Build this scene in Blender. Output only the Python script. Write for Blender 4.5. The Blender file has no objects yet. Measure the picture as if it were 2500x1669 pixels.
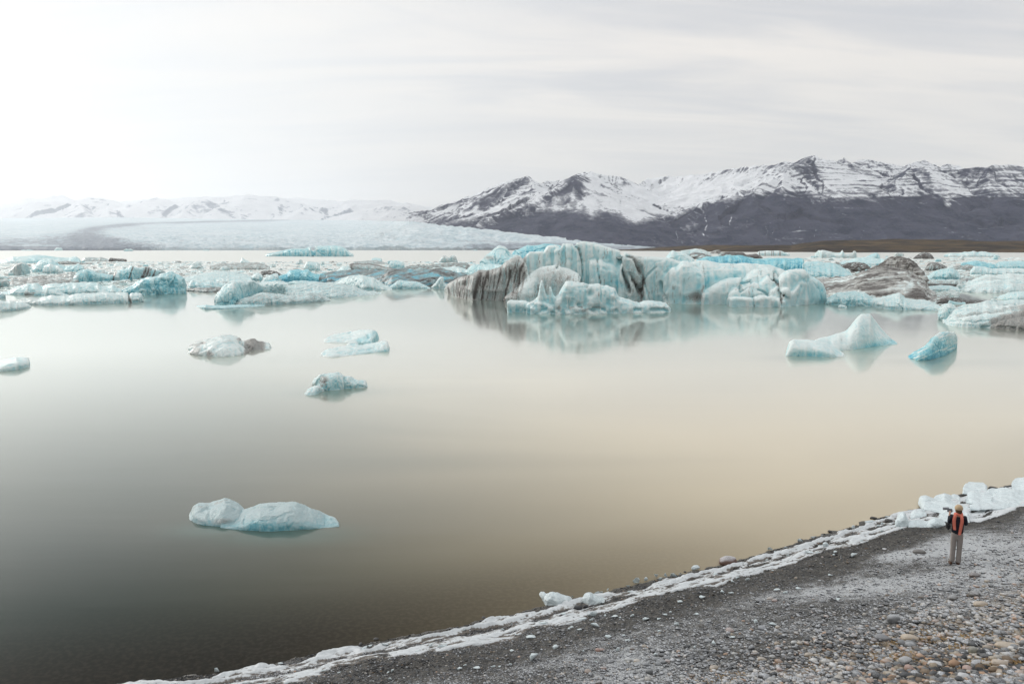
import bpy, bmesh, math, random
import numpy as np
from mathutils import Vector, Matrix
S = bpy.context.scene
R = math.radians
# ------------------------------------------------------------------ camera
F = 1944.0; CX = 1250.0; CY = 834.5; HZ = 605.5; CAMZ = 10.2
TH = math.atan((CY - HZ) / F)
cd = bpy.data.cameras.new('camera'); cam = bpy.data.objects.new('camera', cd); S.collection.objects.link(cam)
cd.sensor_width = 36; cd.lens = 36 * F / 2500; cd.clip_start = .5; cd.clip_end = 90000
cam.location = (0, 0, CAMZ); cam.rotation_euler = (R(90) - TH, 0, 0)
S.camera = cam
S.render.resolution_x = 1024; S.render.resolution_y = 683
S.render.engine = 'CYCLES'
S.view_settings.view_transform = 'Standard'; S.view_settings.look = 'None'
S.view_settings.exposure = 0.42; S.view_settings.gamma = 1
S.cycles.max_bounces = 6; S.cycles.volume_bounces = 1
SUN_EL = 17; SUN_AZ = -48          # azimuth measured from +Y towards +X
# ------------------------------------------------------------------ node helper
class T:
    def __init__(s, tree): s.t = tree
    def __call__(s, typ, *ins, **kw):
        n = s.t.nodes.new(typ)
        named = kw.pop('I', {})
        for k, v in kw.items(): setattr(n, k, v)
        for i, v in enumerate(ins):
            if v is not None: s.set(n.inputs[i], v)
        for k, v in named.items(): s.set(n.inputs[k], v)
        return n
    def set(s, sock, v):
        if isinstance(v, bpy.types.NodeSocket): s.t.links.new(v, sock)
        elif isinstance(v, bpy.types.Node): s.t.links.new(v.outputs[0], sock)
        else: sock.default_value = v
    def m(s, op, a, b=0.0, c=0.0, clamp=False):
        n = s('ShaderNodeMath', a, b, c, operation=op, use_clamp=clamp); return n.outputs[0]
    def vm(s, op, a, b=(0, 0, 0)):
        n = s('ShaderNodeVectorMath', a, b, operation=op); return n.outputs[0]
    def mix(s, f, a, b, bt='MIX'):
        n = s.t.nodes.new('ShaderNodeMix'); n.data_type = 'RGBA'; n.blend_type = bt; n.clamp_factor = True
        s.set(n.inputs[0], f)
        for k, v in ((6, a), (7, b)):
            if isinstance(v, tuple) and len(v) == 3: v = v + (1,)
            s.set(n.inputs[k], v)
        return n.outputs[2]
    def ss(s, x, a, b, lo=0.0, hi=1.0):
        n = s('ShaderNodeMapRange', x, a, b, lo, hi, interpolation_type='SMOOTHSTEP'); return n.outputs[0]
    def lin(s, x, a, b, lo=0.0, hi=1.0):
        n = s('ShaderNodeMapRange', x, a, b, lo, hi); return n.outputs[0]
    def noise(s, v, sc, det=4, rough=.55, dist=0.0):
        n = s('ShaderNodeTexNoise', noise_dimensions='3D'); s.set(n.inputs['Vector'], v)
        s.set(n.inputs['Scale'], sc); n.inputs['Detail'].default_value = det
        n.inputs['Roughness'].default_value = rough; n.inputs['Distortion'].default_value = dist
        return n.outputs[0]
    def attr(s, name, typ='GEOMETRY', out='Fac'):
        n = s('ShaderNodeAttribute', attribute_name=name, attribute_type=typ); return n.outputs[out]
    def scale(s, v, xyz):
        return s('ShaderNodeMapping', v, I={'Scale': xyz}).outputs[0]
    def bump(s, h, st, d, nrm=None):
        n = s('ShaderNodeBump', I={'Strength': st, 'Distance': d, 'Height': h})
        if nrm is not None: s.set(n.inputs['Normal'], nrm)
        return n.outputs[0]
def material(name):
    m = bpy.data.materials.new(name); m.use_nodes = True
    t = m.node_tree; t.nodes.clear()
    q = T(t); q.out = q('ShaderNodeOutputMaterial'); q.mat = m
    q.bsdf = q('ShaderNodeBsdfPrincipled'); t.links.new(q.bsdf.outputs[0], q.out.inputs[0])
    return q
def fin(q, col, rough=.6, nrm=None, spec=.5, ior=None, **extra):
    b = q.bsdf
    if isinstance(col, tuple) and len(col) == 3: col = col + (1,)
    q.set(b.inputs['Base Color'], col); q.set(b.inputs['Roughness'], rough)
    b.inputs['Specular IOR Level'].default_value = spec
    if nrm is not None: q.set(b.inputs['Normal'], nrm)
    if ior: b.inputs['IOR'].default_value = ior
    return q.mat
# ------------------------------------------------------------------ sky
W = bpy.data.worlds.new('World'); S.world = W; W.use_nodes = True
W.node_tree.nodes.clear(); q = T(W.node_tree)
wo = q('ShaderNodeOutputWorld')
sky = q('ShaderNodeTexSky', sky_type='NISHITA', sun_disc=False, sun_elevation=R(SUN_EL), sun_rotation=R(SUN_AZ))
bg1 = q('ShaderNodeBackground', sky, 0.05)
tc = q('ShaderNodeTexCoord').outputs['Generated']
sep = q('ShaderNodeSeparateXYZ', tc)
# flat cloud deck: direction projected on a high plane so that streaks converge at the horizon
zc = q.m('MAXIMUM', sep.outputs[2], 0.0)
den = q.m('ADD', zc, .16)
pu = q.m('DIVIDE', sep.outputs[0], den); pv = q.m('DIVIDE', sep.outputs[1], den)
pl = q('ShaderNodeCombineXYZ', pu, pv, 0.0).outputs[0]
rot = q('ShaderNodeMapping', pl, I={'Rotation': (0, 0, R(-27)), 'Scale': (.50, 1.5, 1)}).outputs[0]
n1 = q.noise(rot, 1.5, 5, .55, .8)
rot2 = q('ShaderNodeMapping', pl, I={'Rotation': (0, 0, R(-18)), 'Scale': (.25, 2.6, 1)}).outputs[0]
n2 = q.noise(rot2, 2.4, 4, .5, .5)
sd = Vector((math.sin(R(SUN_AZ)) * math.cos(R(SUN_EL)), math.cos(R(SUN_AZ)) * math.cos(R(SUN_EL)), math.sin(R(SUN_EL))))
dt = q('ShaderNodeVectorMath', tc, tuple(sd), operation='DOT_PRODUCT').outputs['Value']
glow = q.ss(dt, .45, 1.0)
glow2 = q.m('POWER', q.m('MAXIMUM', glow, 0.0), 1.5)
base = q.mix(glow2, (.50, .51, .535), (.695, .71, .72))
cl = q.ss(n1, .36, .66)
base = q.mix(q.m('MULTIPLY', cl, q.lin(zc, 0.0, .2, .45, .9)), base, q.mix(glow2, (.72, .685, .645), (.73, .725, .71)))
base = q.mix(q.m('MULTIPLY', q.ss(n2, .45, .72), .32), base, q.mix(glow2, (.78, .73, .68), (.75, .735, .72)))
# thin bright veil low over the horizon
hz = q.ss(zc, 0.0, .30, 1.0, 0.0)
base = q.mix(q.m('MULTIPLY', hz, .6), base, q.mix(glow2, (.70, .69, .655), (.66, .68, .69)))
# added dark band above the view, to darken what the near water mirrors
dk = q.m('MULTIPLY', q.ss(sep.outputs[2], .29, .44), q.ss(sep.outputs[2], .85, .60))
base = q.mix(q.m('MULTIPLY', dk, .92), base, (.035, .05, .05))
base = q.mix(q.ss(sep.outputs[2], .60, .85), base, (1.3, 1.3, 1.3))  # added bright zenith, keeps up the ambient light
bg2 = q('ShaderNodeBackground', base, 1.0)
mx = q('ShaderNodeMixShader', .96, bg1.outputs[0], bg2.outputs[0])
q.t.links.new(mx.outputs[0], wo.inputs[0])
# ------------------------------------------------------------------ sun behind thin cloud
sl = bpy.data.lights.new('sun', 'SUN'); sl.energy = 1.4; sl.angle = R(14); sl.color = (1, .96, .9)
so = bpy.data.objects.new('sun', sl); S.collection.objects.link(so)
so.rotation_euler = (-sd).to_track_quat('-Z', 'Y').to_euler(); so.location = (-50, 50, 60)
# ------------------------------------------------------------------ projection helpers (photograph pixels, 2500 wide)
ct, st = math.cos(TH), math.sin(TH)
def ray(px, py):
    u = (np.asarray(px, float) - CX) / F; v = -(np.asarray(py, float) - CY) / F
    return u, ct + v * st, v * ct - st
def on_z(px, py, z=0.0):
    a, b, c = ray(px, py); k = (z - CAMZ) / c
    return np.stack([a * k, b * k, a * 0 + z], -1)
def on_Y(px, py, Y):
    a, b, c = ray(px, py); k = Y / b
    return np.stack([a * k, a * 0 + Y, CAMZ + c * k], -1)
def proj(P):
    x, y, z = P[:, 0], P[:, 1], P[:, 2] - CAMZ
    d = y * ct - z * st; up = y * st + z * ct
    return CX + F * x / d, CY - F * up / d
# ------------------------------------------------------------------ vector noise
def _h(ix, iy, iz, s):
    n = (ix.astype(np.int64) * 374761393 + iy.astype(np.int64) * 668265263 + iz.astype(np.int64) * 2147483647 + s * 974634777) & 0xffffffff
    n = ((n ^ (n >> 13)) * 1274126177) & 0xffffffff
    n = ((n ^ (n >> 16)) * 2246822519) & 0xffffffff
    return ((n ^ (n >> 15)) & 0xffff) / 32767.5 - 1
def vn(P, s=0):
    i = np.floor(P); f = P - i; f = f * f * f * (f * (f * 6 - 15) + 10); r = 0
    for a in (0, 1):
        for b in (0, 1):
            for c in (0, 1):
                w = (f[..., 0] if a else 1 - f[..., 0]) * (f[..., 1] if b else 1 - f[..., 1]) * (f[..., 2] if c else 1 - f[..., 2])
                r = r + w * _h(i[..., 0] + a, i[..., 1] + b, i[..., 2] + c, s)
    return r
def fbm(P, o=4, s=0, g=.5):
    r = 0; a = 1
    for k in range(o): r = r + a * vn(P * (2.03 ** k) + k * 17.3, s + k); a *= g
    return r
def rid(P, o=4, s=0, g=.5):
    r = 0; a = 1
    for k in range(o): r = r + a * (1 - 2 * np.abs(vn(P * (2.03 ** k) + k * 11.7, s + k))); a *= g
    return r
def sstep(x, a, b):
    t = np.clip((x - a) / (b - a), 0, 1); return t * t * (3 - 2 * t)
def vor(P, s=0):
    """distance to nearest / second nearest cell point, value of the cell"""
    i = np.floor(P); d1 = np.full(P.shape[:-1], 9.); d2 = d1.copy(); v = d1 * 0
    for a in (-1, 0, 1):
        for b in (-1, 0, 1):
            for c in (-1, 0, 1):
                j = i + (a, b, c)
                o = np.stack([_h(j[..., 0], j[..., 1], j[..., 2], s + k) * .5 + .5 for k in range(3)], -1)
                d = np.linalg.norm(j + o - P, axis=-1)
                n = _h(j[..., 0], j[..., 1], j[..., 2], s + 7)
                c1 = d < d1
                d2 = np.where(c1, d1, np.minimum(d2, d)); v = np.where(c1, n, v); d1 = np.where(c1, d, d1)
    return d1, d2, v
# ------------------------------------------------------------------ mesh helpers
def mesh(name, V, Fc, mat=None, smooth=True, attrs=None, cols=None):
    V = np.ascontiguousarray(V, dtype=np.float32); me = bpy.data.meshes.new(name)
    Fc = np.asarray(Fc)
    if Fc.dtype != object and Fc.ndim == 2:
        k = Fc.shape[1]; n = len(Fc)
        me.vertices.add(len(V)); me.vertices.foreach_set('co', V.ravel())
        me.loops.add(n * k); me.loops.foreach_set('vertex_index', Fc.astype(np.int32).ravel())
        me.polygons.add(n); me.polygons.foreach_set('loop_start', np.arange(0, n * k, k, dtype=np.int32))
        me.polygons.foreach_set('loop_total', np.full(n, k, dtype=np.int32))
    else: me.from_pydata([tuple(v) for v in V], [], [list(f) for f in Fc])
    me.update(calc_edges=True)
    if smooth: me.polygons.foreach_set('use_smooth', np.ones(len(me.polygons), dtype=bool))
    for k, a in (attrs or {}).items():
        at = me.attributes.new(k, 'FLOAT', 'POINT'); at.data.foreach_set('value', np.asarray(a, np.float32))
    for k, a in (cols or {}).items():
        at = me.attributes.new(k, 'FLOAT_COLOR', 'POINT')
        at.data.foreach_set('color', np.concatenate([a, np.ones((len(a), 1))], 1).astype(np.float32).ravel())
    if mat: me.materials.append(mat)
    return me
def link(name, me, loc=(0, 0, 0), parent=None, **props):
    o = bpy.data.objects.new(name, me); S.collection.objects.link(o); o.location = loc
    if parent: o.parent = parent
    for k, v in props.items():
        if v is not None: o[k] = v
    return o
def gridf(nu, nv):
    a = np.arange(nu - 1)[:, None] * nv + np.arange(nv - 1)[None, :]
    return np.stack([a, a + nv, a + nv + 1, a + 1], -1).reshape(-1, 4)
# ================================================================== SETTING
# ---------------------------------------------------------------- mountains from a skeleton of ridge lines
def skeleton(ridges, xs, ys, gul=1.0, seed=0, gs=90., warp=60., wf=900.):
    X, Y = np.meshgrid(xs, ys, indexing='ij')
    P0 = np.stack([X / wf, Y / wf, X * 0], -1)
    Xw = X + warp * fbm(P0, 3, seed + 1); Yw = Y + warp * fbm(P0 + 31, 3, seed + 2)
    Z = np.full(X.shape, -1e4); TT = X * 0; DD = X * 0
    t0 = 0.
    for slope, pts in ridges:
        for (a, b) in zip(pts[:-1], pts[1:]):
            A = on_Y(*a); B = on_Y(*b); L = np.hypot(B[0] - A[0], B[1] - A[1])
            t = ((Xw - A[0]) * (B[0] - A[0]) + (Yw - A[1]) * (B[1] - A[1])) / (L * L)
            tc_ = np.clip(t, 0, 1)
            dx = Xw - A[0] - tc_ * (B[0] - A[0]); dy = Yw - A[1] - tc_ * (B[1] - A[1])
            d = np.hypot(dx, dy); ang = np.arctan2(dy, dx)
            z = A[2] + tc_ * (B[2] - A[2]) - slope * d * (1 - .25 * np.clip(d / 900., 0, 1))
            m = z > Z
            Z = np.where(m, z, Z); DD = np.where(m, d, DD)
            TT = np.where(m, t0 + tc_ * L + ang * 60., TT)
            t0 += L
        t0 += 500
    # gullies run down the fall line (constant along TT)
    q3 = np.stack([TT / gs, DD / (gs * 9), TT * 0], -1)
    g1 = rid(q3, 3, seed + 5); g2 = vn(np.stack([TT / (gs * 3), DD / (gs * 14), TT * 0 + 3], -1), seed + 6)
    grow = sstep(DD, 0, gs * 2.5)
    P1 = np.stack([X / (gs * 2.2), Y / (gs * 2.2), X * 0], -1)
    Z = Z + gul * grow * (g1 * gs * .09 + g2 * gs * .22) + gul * gs * .10 * rid(P1 * 1.7, 4, seed + 9)
    return X, Y, Z, TT, DD, g1
def terrain(name, X, Y, Z, mat, attrs, **props):
    nu, nv = X.shape
    V = np.stack([X, Y, Z], -1).reshape(-1, 3)
    return link(name, mesh(name, V, gridf(nu, nv), mat, True, {k: a.ravel() for k, a in attrs.items()}), **props)
def mountain_mat(name, rock, rock2, snowc, sc):
    q = material(name); pos = q('ShaderNodeNewGeometry').outputs['Position']
    sn = q.attr('snow')
    n = q.noise(q.scale(pos, (1, 1, 1.6)), sc, 6, .68, .4)
    n2 = q.noise(pos, sc * .22, 4, .6)
    f = q.m('ADD', sn, q.m('MULTIPLY', q.m('SUBTRACT', n, .5), 1.5))
    f = q.m('ADD', q.m('MULTIPLY', q.ss(f, .36, .66), .68), q.m('MULTIPLY', q.ss(q.m('ADD', sn, q.m('MULTIPLY', q.m('SUBTRACT', n, .5), 1.2)), -.05, .40), .32))
    f = q.m('MULTIPLY', f, q.lin(n2, .3, .7, .82, 1.))
    rk = q.mix(q.ss(n2, .35, .65), rock, rock2)
    rk = q.mix(q.m('MULTIPLY', q.ss(q.noise(q.scale(pos, (1, 1, 5)), sc * .8, 5, .65), .52, .72), .35), rk, (.17, .155, .15))
    col = q.mix(f, rk, snowc)
    h = q.m('ADD', q.m('MULTIPLY', n, 1.0), q.m('MULTIPLY', f, -.1))
    return fin(q, col, .85, q.bump(h, .8, 2.2 / sc * .3), .2)
def dseg(px, py, pts, sy=1.):
    d = np.full(px.shape, 1e9)
    for (a, b), (c, e) in zip(pts[:-1], pts[1:]):
        vx, vy = c - a, (e - b) * sy; t = np.clip(((px - a) * vx + (py - b) * sy * vy) / (vx * vx + vy * vy + 1e-9), 0, 1)
        d = np.minimum(d, np.hypot(px - a - t * vx, (py - b) * sy - t * vy))
    return d
# massif on the right, five to seven kilometres off
K = 1000.
rr = [
 (.56, [(1045, 552, 5.5*K), (1100, 524, 5.6*K), (1150, 499, 5.7*K), (1237, 452, 5.8*K), (1272, 443, 5.85*K), (1289, 433, 5.9*K), (1325, 447, 6.0*K), (1370, 445, 6.2*K), (1400, 437, 6.4*K), (1425, 424, 6.5*K), (1442, 420, 6.5*K), (1475, 427, 6.5*K), (1500, 429, 6.5*K), (1525, 441, 6.5*K), (1545, 453, 6.6*K)]),
 (.60, [(1150, 558, 4.6*K), (1210, 532, 4.75*K), (1290, 497, 5.0*K), (1350, 466, 5.2*K), (1404, 440, 5.35*K), (1445, 468, 5.3*K), (1500, 506, 5.1*K), (1540, 530, 4.95*K), (1565, 547, 4.85*K)]),
 (.62, [(1404, 441, 5.35*K), (1430, 486, 5.05*K), (1445, 530, 4.75*K)]),
 (.50, [(1404, 441, 5.35*K), (1425, 430, 6.2*K)]),
 (.42, [(1289, 434, 5.9*K), (1310, 470, 5.5*K), (1300, 505, 5.15*K)]),
 (.50, [(1545, 453, 6.6*K), (1580, 440, 6.8*K), (1620, 432, 6.8*K), (1650, 435, 6.7*K), (1700, 429, 6.5*K), (1760, 423, 6.4*K), (1800, 415, 6.2*K), (1870, 405, 6.0*K), (1930, 394, 5.9*K), (1970, 384, 5.8*K)]),
 (.60, [(1970, 384, 5.8*K), (2000, 394, 5.8*K), (2012, 391, 5.8*K), (2030, 394, 5.8*K), (2055, 389, 5.8*K), (2078, 402, 5.8*K), (2120, 387, 5.9*K), (2150, 399, 5.9*K), (2200, 409, 5.9*K)]),
 (.60, [(2215, 415, 5.5*K), (2262, 405, 5.4*K), (2300, 418, 5.4*K), (2340, 417, 5.4*K), (2405, 412, 5.3*K), (2425, 401, 5.3*K), (2478, 402, 5.3*K), (2490, 408, 5.3*K), (2560, 404, 5.3*K), (2700, 415, 5.3*K), (2900, 430, 5.3*K)]),
 (.50, [(2200, 409, 5.9*K), (2240, 395, 6.9*K), (2270, 402, 6.9*K), (2300, 408, 6.9*K), (2320, 400, 6.9*K), (2345, 415, 6.9*K)]),
 (.50, [(1970, 385, 5.8*K), (1905, 432, 5.35*K), (1800, 468, 5.1*K), (1720, 497, 5.0*K), (1650, 527, 4.9*K), (1572, 549, 4.85*K)]),
 (.50, [(1970, 385, 5.8*K), (1990, 440, 5.3*K), (2000, 475, 5.0*K)]),
 (.60, [(1905, 432, 5.35*K), (1880, 475, 4.9*K), (1960, 488, 4.85*K), (2100, 492, 4.85*K), (2250, 488, 4.85*K), (2400, 484, 4.85*K), (2560, 480, 4.85*K), (2900, 480, 4.85*K)]),
 (.52, [(1720, 497, 5.0*K), (1700, 530, 4.75*K)]), (.52, [(1830, 462, 5.1*K), (1830, 500, 4.8*K)]),
 (.55, [(2215, 412, 5.5*K), (2190, 450, 5.1*K), (2180, 488, 4.87*K)]),
 (.55, [(2425, 401, 5.3*K), (2430, 440, 5.05*K), (2440, 485, 4.87*K)]),
]
X, Y, Z, TT, DD, G = skeleton(rr, np.arange(-750, 4700, 6.), np.arange(3700, 7200, 9.5), 1.25, 3, 78., 45., 420.)
px, py = proj(np.stack([X, Y, Z], -1).reshape(-1, 3)); px = px.reshape(X.shape); py = py.reshape(X.shape)
gy = np.gradient(Z, 9.5, axis=1); gx = np.gradient(Z, 6., axis=0)
slope = np.hypot(gx, gy)
# snow line runs lower in the west; rock bands of the layered lava in the east
line = np.interp(px, [1000, 1150, 1250, 1330, 1450, 1520, 1560, 1620, 1700, 1800, 1880, 1960, 2060, 2150, 2250, 2350, 2450, 2560], [562, 545, 537, 520, 522, 532, 546, 533, 505, 480, 470, 482, 510, 500, 480, 484, 482, 472])
nn = fbm(np.stack([X / 200, Y / 200, Z / 120], -1), 4, 40)
sn = -.48 + 1.0 * sstep(-(py + nn * 11), -(line + 24), -(line - 26)) + .16 * rid(np.stack([TT / 15, DD / 260, TT * 0 + 4], -1), 2, 73)
fine = rid(np.stack([TT / 30, DD / 330, TT * 0 + 9], -1), 3, 71)
streak = G * .13 + fine * .30 * (1 - .5 * sstep(px, 1850, 2000))
face = (gx * .75 - gy * -.0)      # west-facing slopes are blown bare
sn = sn - np.clip(face, -.15, .9) * .52 + streak - np.clip(slope - .62, 0, 1) * .55 + .16 * nn
east = sstep(px, 1780, 2000)
zz = Z + 30 * fbm(np.stack([X / 420, Y / 420, Z * 0], -1), 4, 77) - (X - 2800) * .02
band = .6 * np.sin(zz / 3.6) + .5 * np.sin(zz / 6.1 + 1.3) + .6 * vn(np.stack([X / 70, Y / 140, zz / 8], -1), 8)
hi = sstep(Z, 560, 640)
sn = sn + east * (1 - hi * .5) * (.42 * band - .20) * (.7 + .5 * nn)
bowl = np.exp(-(((px - 1640) / 110) ** 2 + ((py - 475) / 38) ** 2)); sn += .55 * bowl
up = np.exp(-(((px - 1840) / 140) ** 2 + ((py - 438) / 26) ** 2)); sn += .40 * up
sn -= .55 * np.exp(-(((px - 1975) / 32) ** 2 + ((py - 425) / 26) ** 2))
sn -= .45 * np.exp(-(((px - 1525) / 20) ** 2 + ((py - 448) / 12) ** 2))
west = 1 - sstep(px, 1500, 1600)
sn -= .12 * west
sn -= .75 * np.exp(-((dseg(px, py, [(1404, 442), (1398, 462), (1404, 476)], 1.3) / 21) ** 2))
sn -= .62 * np.exp(-((dseg(px, py, [(1283, 440), (1232, 468), (1180, 503)]) / 12) ** 2)) + .45 * np.exp(-((dseg(px, py, [(1392, 455), (1340, 484), (1270, 515)]) / 10) ** 2)) + .38 * np.exp(-((dseg(px, py, [(1415, 455), (1470, 490), (1515, 515)]) / 8) ** 2))
sn += .45 * np.exp(-((dseg(px, py, [(1438, 490), (1445, 522)]) / 13) ** 2)) + .3 * np.exp(-((dseg(px, py, [(1300, 452), (1330, 470), (1300, 500)]) / 12) ** 2))
sn += .85 * np.exp(-(((px - 2316) / 10) ** 2 + ((py - 495) / 14) ** 2))
# thin frozen waterfalls on the dark lower wall
for i in range(13):
    rg = random.Random(i); a = rg.uniform(1560, 2250); t_ = rg.uniform(520, 570); l_ = rg.uniform(8, 26)
    sn += .85 * np.exp(-((px - a - 2.4 * np.sin(py / 4 + i)) / 1.05) ** 2) * sstep(py, t_, t_ + 3) * (1 - sstep(py, t_ + l_, t_ + l_ + 4))
Z = np.maximum(Z, -30)
MROCK = mountain_mat('basalt_and_snow', (.030, .038, .072), (.066, .072, .112), (.84, .86, .89), .040)
terrain('mountain_massif', X, Y, Z, MROCK, {'snow': sn}, kind='structure', label='dark basalt mountains streaked with snow')
# far white mountains behind the glacier
rl = [
 (.60, [(-420, 470, 26*K), (-200, 490, 26*K), (-60, 500, 26*K), (15, 504, 26*K), (30, 491, 26*K), (60, 485, 26*K), (105, 484, 26*K), (134, 477, 26*K), (160, 489, 26*K), (200, 482, 26*K), (238, 488, 26*K), (262, 492, 26*K), (285, 508, 26*K), (300, 524, 26*K)]),
 (.60, [(172, 492, 25*K), (200, 512, 24*K), (215, 526, 23.4*K)]), (.60, [(250, 494, 26*K), (262, 512, 24.6*K), (270, 528, 23.5*K)]),
 (.55, [(345, 524, 26*K), (352, 484, 26*K), (368, 482, 26*K), (395, 490, 26*K), (430, 500, 26*K), (455, 497, 26*K), (470, 492, 26*K), (487, 486, 26*K), (505, 495, 26*K), (535, 500, 26*K), (560, 508, 26*K), (592, 531, 25*K)]),
 (.60, [(470, 494, 26*K), (450, 515, 24*K), (440, 530, 23*K)]), (.60, [(535, 500, 26*K), (520, 520, 24*K)]),
 (.45, [(582, 505, 28*K), (596, 477, 28*K), (640, 481, 28*K), (690, 487, 28*K), (730, 497, 28*K), (757, 503, 28*K), (790, 531, 26*K)]),
 (.25, [(560, 479, 31*K), (640, 481, 31*K), (800, 491, 31*K), (930, 489, 31*K), (1000, 497, 31*K), (1045, 508, 31*K), (1120, 525, 30*K), (1400, 535, 30*K)]),
 (.25, [(-500, 490, 30*K), (0, 498, 30*K), (200, 500, 30*K), (330, 492, 31*K), (560, 479, 31*K)]),
 (.50, [(850, 520, 26*K), (905, 508, 26*K), (935, 500, 26*K), (990, 505, 26*K), (1003, 503, 26*K), (1030, 513, 26*K), (1050, 530, 25.5*K)]),
 (.55, [(1003, 503, 26*K), (975, 520, 24.5*K)]), (.5, [(745, 502, 27*K), (745, 520, 25*K)]),
]
X, Y, Z, TT, DD, G = skeleton(rl, np.arange(-26000, 4500, 55.), np.arange(20500, 32500, 75.), 1.0, 13, 420., 260., 3000.)
gy = np.gradient(Z, 75., axis=1); gx = np.gradient(Z, 55., axis=0); slope = np.hypot(gx, gy)
nn = fbm(np.stack([X / 900, Y / 900, Z / 700], -1), 4, 40)
sn = 1.0 - np.clip(slope - .36, 0, 1) * 1.5 + .12 * G + .34 * nn
sn += .5 * sstep(Y, 28600, 29400)
Z = np.maximum(Z, -30)
MFAR = mountain_mat('far_rock_and_snow', (.03, .06, .13), (.05, .08, .15), (.86, .87, .89), .0070)
terrain('snow_mountains', X, Y, Z, MFAR, {'snow': sn}, kind='structure', label='far snow covered mountains fading into haze')
# ---------------------------------------------------------------- glacier tongue
pxs = np.linspace(-520, 1640, 620); sv = np.linspace(0, 1, 250)
Tpy = np.interp(pxs, [-520, 0, 300, 520, 700, 850, 1000, 1060, 1130, 1200, 1300, 1400, 1500, 1560, 1600, 1640], [540, 533, 531, 535, 537, 538, 542, 549, 556, 563, 574, 584, 594, 600, 604, 609])
Ty = np.interp(pxs, [-520, 0, 600, 820, 940, 1000, 1060, 1150, 1200, 1400, 1560, 1640], [19*K, 19*K, 19*K, 17*K, 7*K, 5.1*K, 4.8*K, 4.42*K, 4.4*K, 4.25*K, 4.2*K, 4.2*K])
fr = np.interp(pxs, [-520, 0, 700, 1100, 1300, 1640], [3300, 3300, 3550, 3650, 3800, 3950])
frn = 60 * fbm(np.stack([pxs / 60, pxs * 0, pxs * 0], -1), 4, 5)
top = on_Y(pxs, Tpy, Ty)
PX = pxs[:, None] + 0 * sv; SV = sv[None, :] + 0 * PX
SV2 = SV ** 2.1
YY = (fr + frn)[:, None] * (1 - SV2) + Ty[:, None] * SV2
cliff = np.interp(pxs, [-520, 150, 300, 900, 1100, 1300, 1640], [6, 7, 12, 14, 12, 8, 3])[:, None]
Y0_ = (fr + frn)[:, None]; Y1_ = Ty[:, None]
e = np.clip((YY - Y0_) / YY * Y1_ / (Y1_ - Y0_), 0, 1) ** np.interp(pxs, [-520, 900, 1060, 1640], [.85, .85, 1., 1.])[:, None]
pb = on_Y(pxs, 611. + 0 * pxs, fr)[:, 2]
base_py = HZ + F * (CAMZ + 2.) / (fr + frn)
zr = on_Y(PX.ravel(), (base_py[:, None] + (Tpy - base_py)[:, None] * e).ravel(), YY.ravel())[:, 2].reshape(PX.shape)
ZZ = zr + cliff * sstep(SV, .012, .03) * (1 - .9 * e)
XX = on_Y(PX.ravel(), (PX * 0 + 600).ravel(), YY.ravel())[:, 0].reshape(PX.shape)
P3 = np.stack([XX / 45, YY / 75, XX * 0], -1)
am = np.clip(5 + 6 * (1 - sstep(YY, 3900, 6500)), 0, 12) * sstep(SV, .02, .05)
ZZ = ZZ + am * .6 * rid(P3, 4, 90) * np.interp(pxs, [-520, 100, 400, 1000, 1300, 1640], [.5, .5, 1, 1, .6, .3])[:, None]
V = np.stack([XX, YY, ZZ], -1).reshape(-1, 3)
px, py = proj(V)
nz = fbm(np.stack([px / 130, py / 9, px * 0], -1), 4, 60); nz2 = fbm(np.stack([px / 40, py / 5, px * 0 + 5], -1), 4, 61)
# medial moraine curving down from the upper ice, dirty snout at left, debris band at right
mor = np.zeros(len(px))
mp = [(700, 537), (520, 541), (400, 544), (300, 549), (235, 556), (205, 566), (215, 578), (250, 590), (300, 604)]
dm = dseg(px, py, mp, 5.)
wid = 8 + np.clip(py - 540, 0, 70) * 1.2
mor += .55 * np.exp(-(dm / wid) ** 2) + .35 * np.exp(-(dm / (wid * 2.6)) ** 2)
lf = (1 - sstep(px, 150, 420)) * sstep(py + 3 * nz, 568, 590)
mor += .48 * lf
mor += .9 * (1 - sstep(px, 80, 330)) * sstep(py, 600, 603)
rt = sstep(px + 40 * nz, 930, 1200) * sstep(py + 3 * nz, np.interp(px, [900, 1060, 1560], [592, 577, 596]), np.interp(px, [900, 1060, 1560], [604, 592, 606]))
mor += .95 * rt
for k_, (yy, x0, x1) in enumerate([(563, 350, 700), (571, 430, 900), (557, 520, 760), (579, 600, 1000), (585, 480, 800)]):
    c = yy + 5 * np.sin((px - x0) / 90 + k_)
    mor += .16 * np.exp(-((py - c) / 1.5) ** 2) * sstep(px, x0, x0 + 60) * (1 - sstep(px, x1 - 60, x1))
mor += .16 * nz + .12 * nz2
q = material('glacier_ice'); pos = q('ShaderNodeNewGeometry').outputs['Position']
n = q.noise(q.scale(pos, (1, .45, 3)), .030, 7, .75); n2 = q.noise(pos, .004, 4, .6)
ic = q.mix(q.ss(n, .35, .7), (.40, .52, .57), (.74, .80, .82))
ic = q.mix(q.m('MULTIPLY', q.ss(n2, .3, .7), .5), ic, (.74, .78, .80))
d = q.ss(q.m('ADD', q.attr('mor'), q.m('MULTIPLY', q.m('SUBTRACT', n, .5), 3.0)), .25, 1.1)
col = q.mix(q.m('MULTIPLY', d, .92), ic, q.mix(n, (.17, .20, .25), (.32, .35, .39)))
gm = fin(q, col, .7, q.bump(n, .9, 9.), .2)
link('glacier', mesh('glacier', V, gridf(620, 250), gm, True, {'mor': mor}), kind='structure', label='wide pale glacier tongue with dark moraine band')
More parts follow.
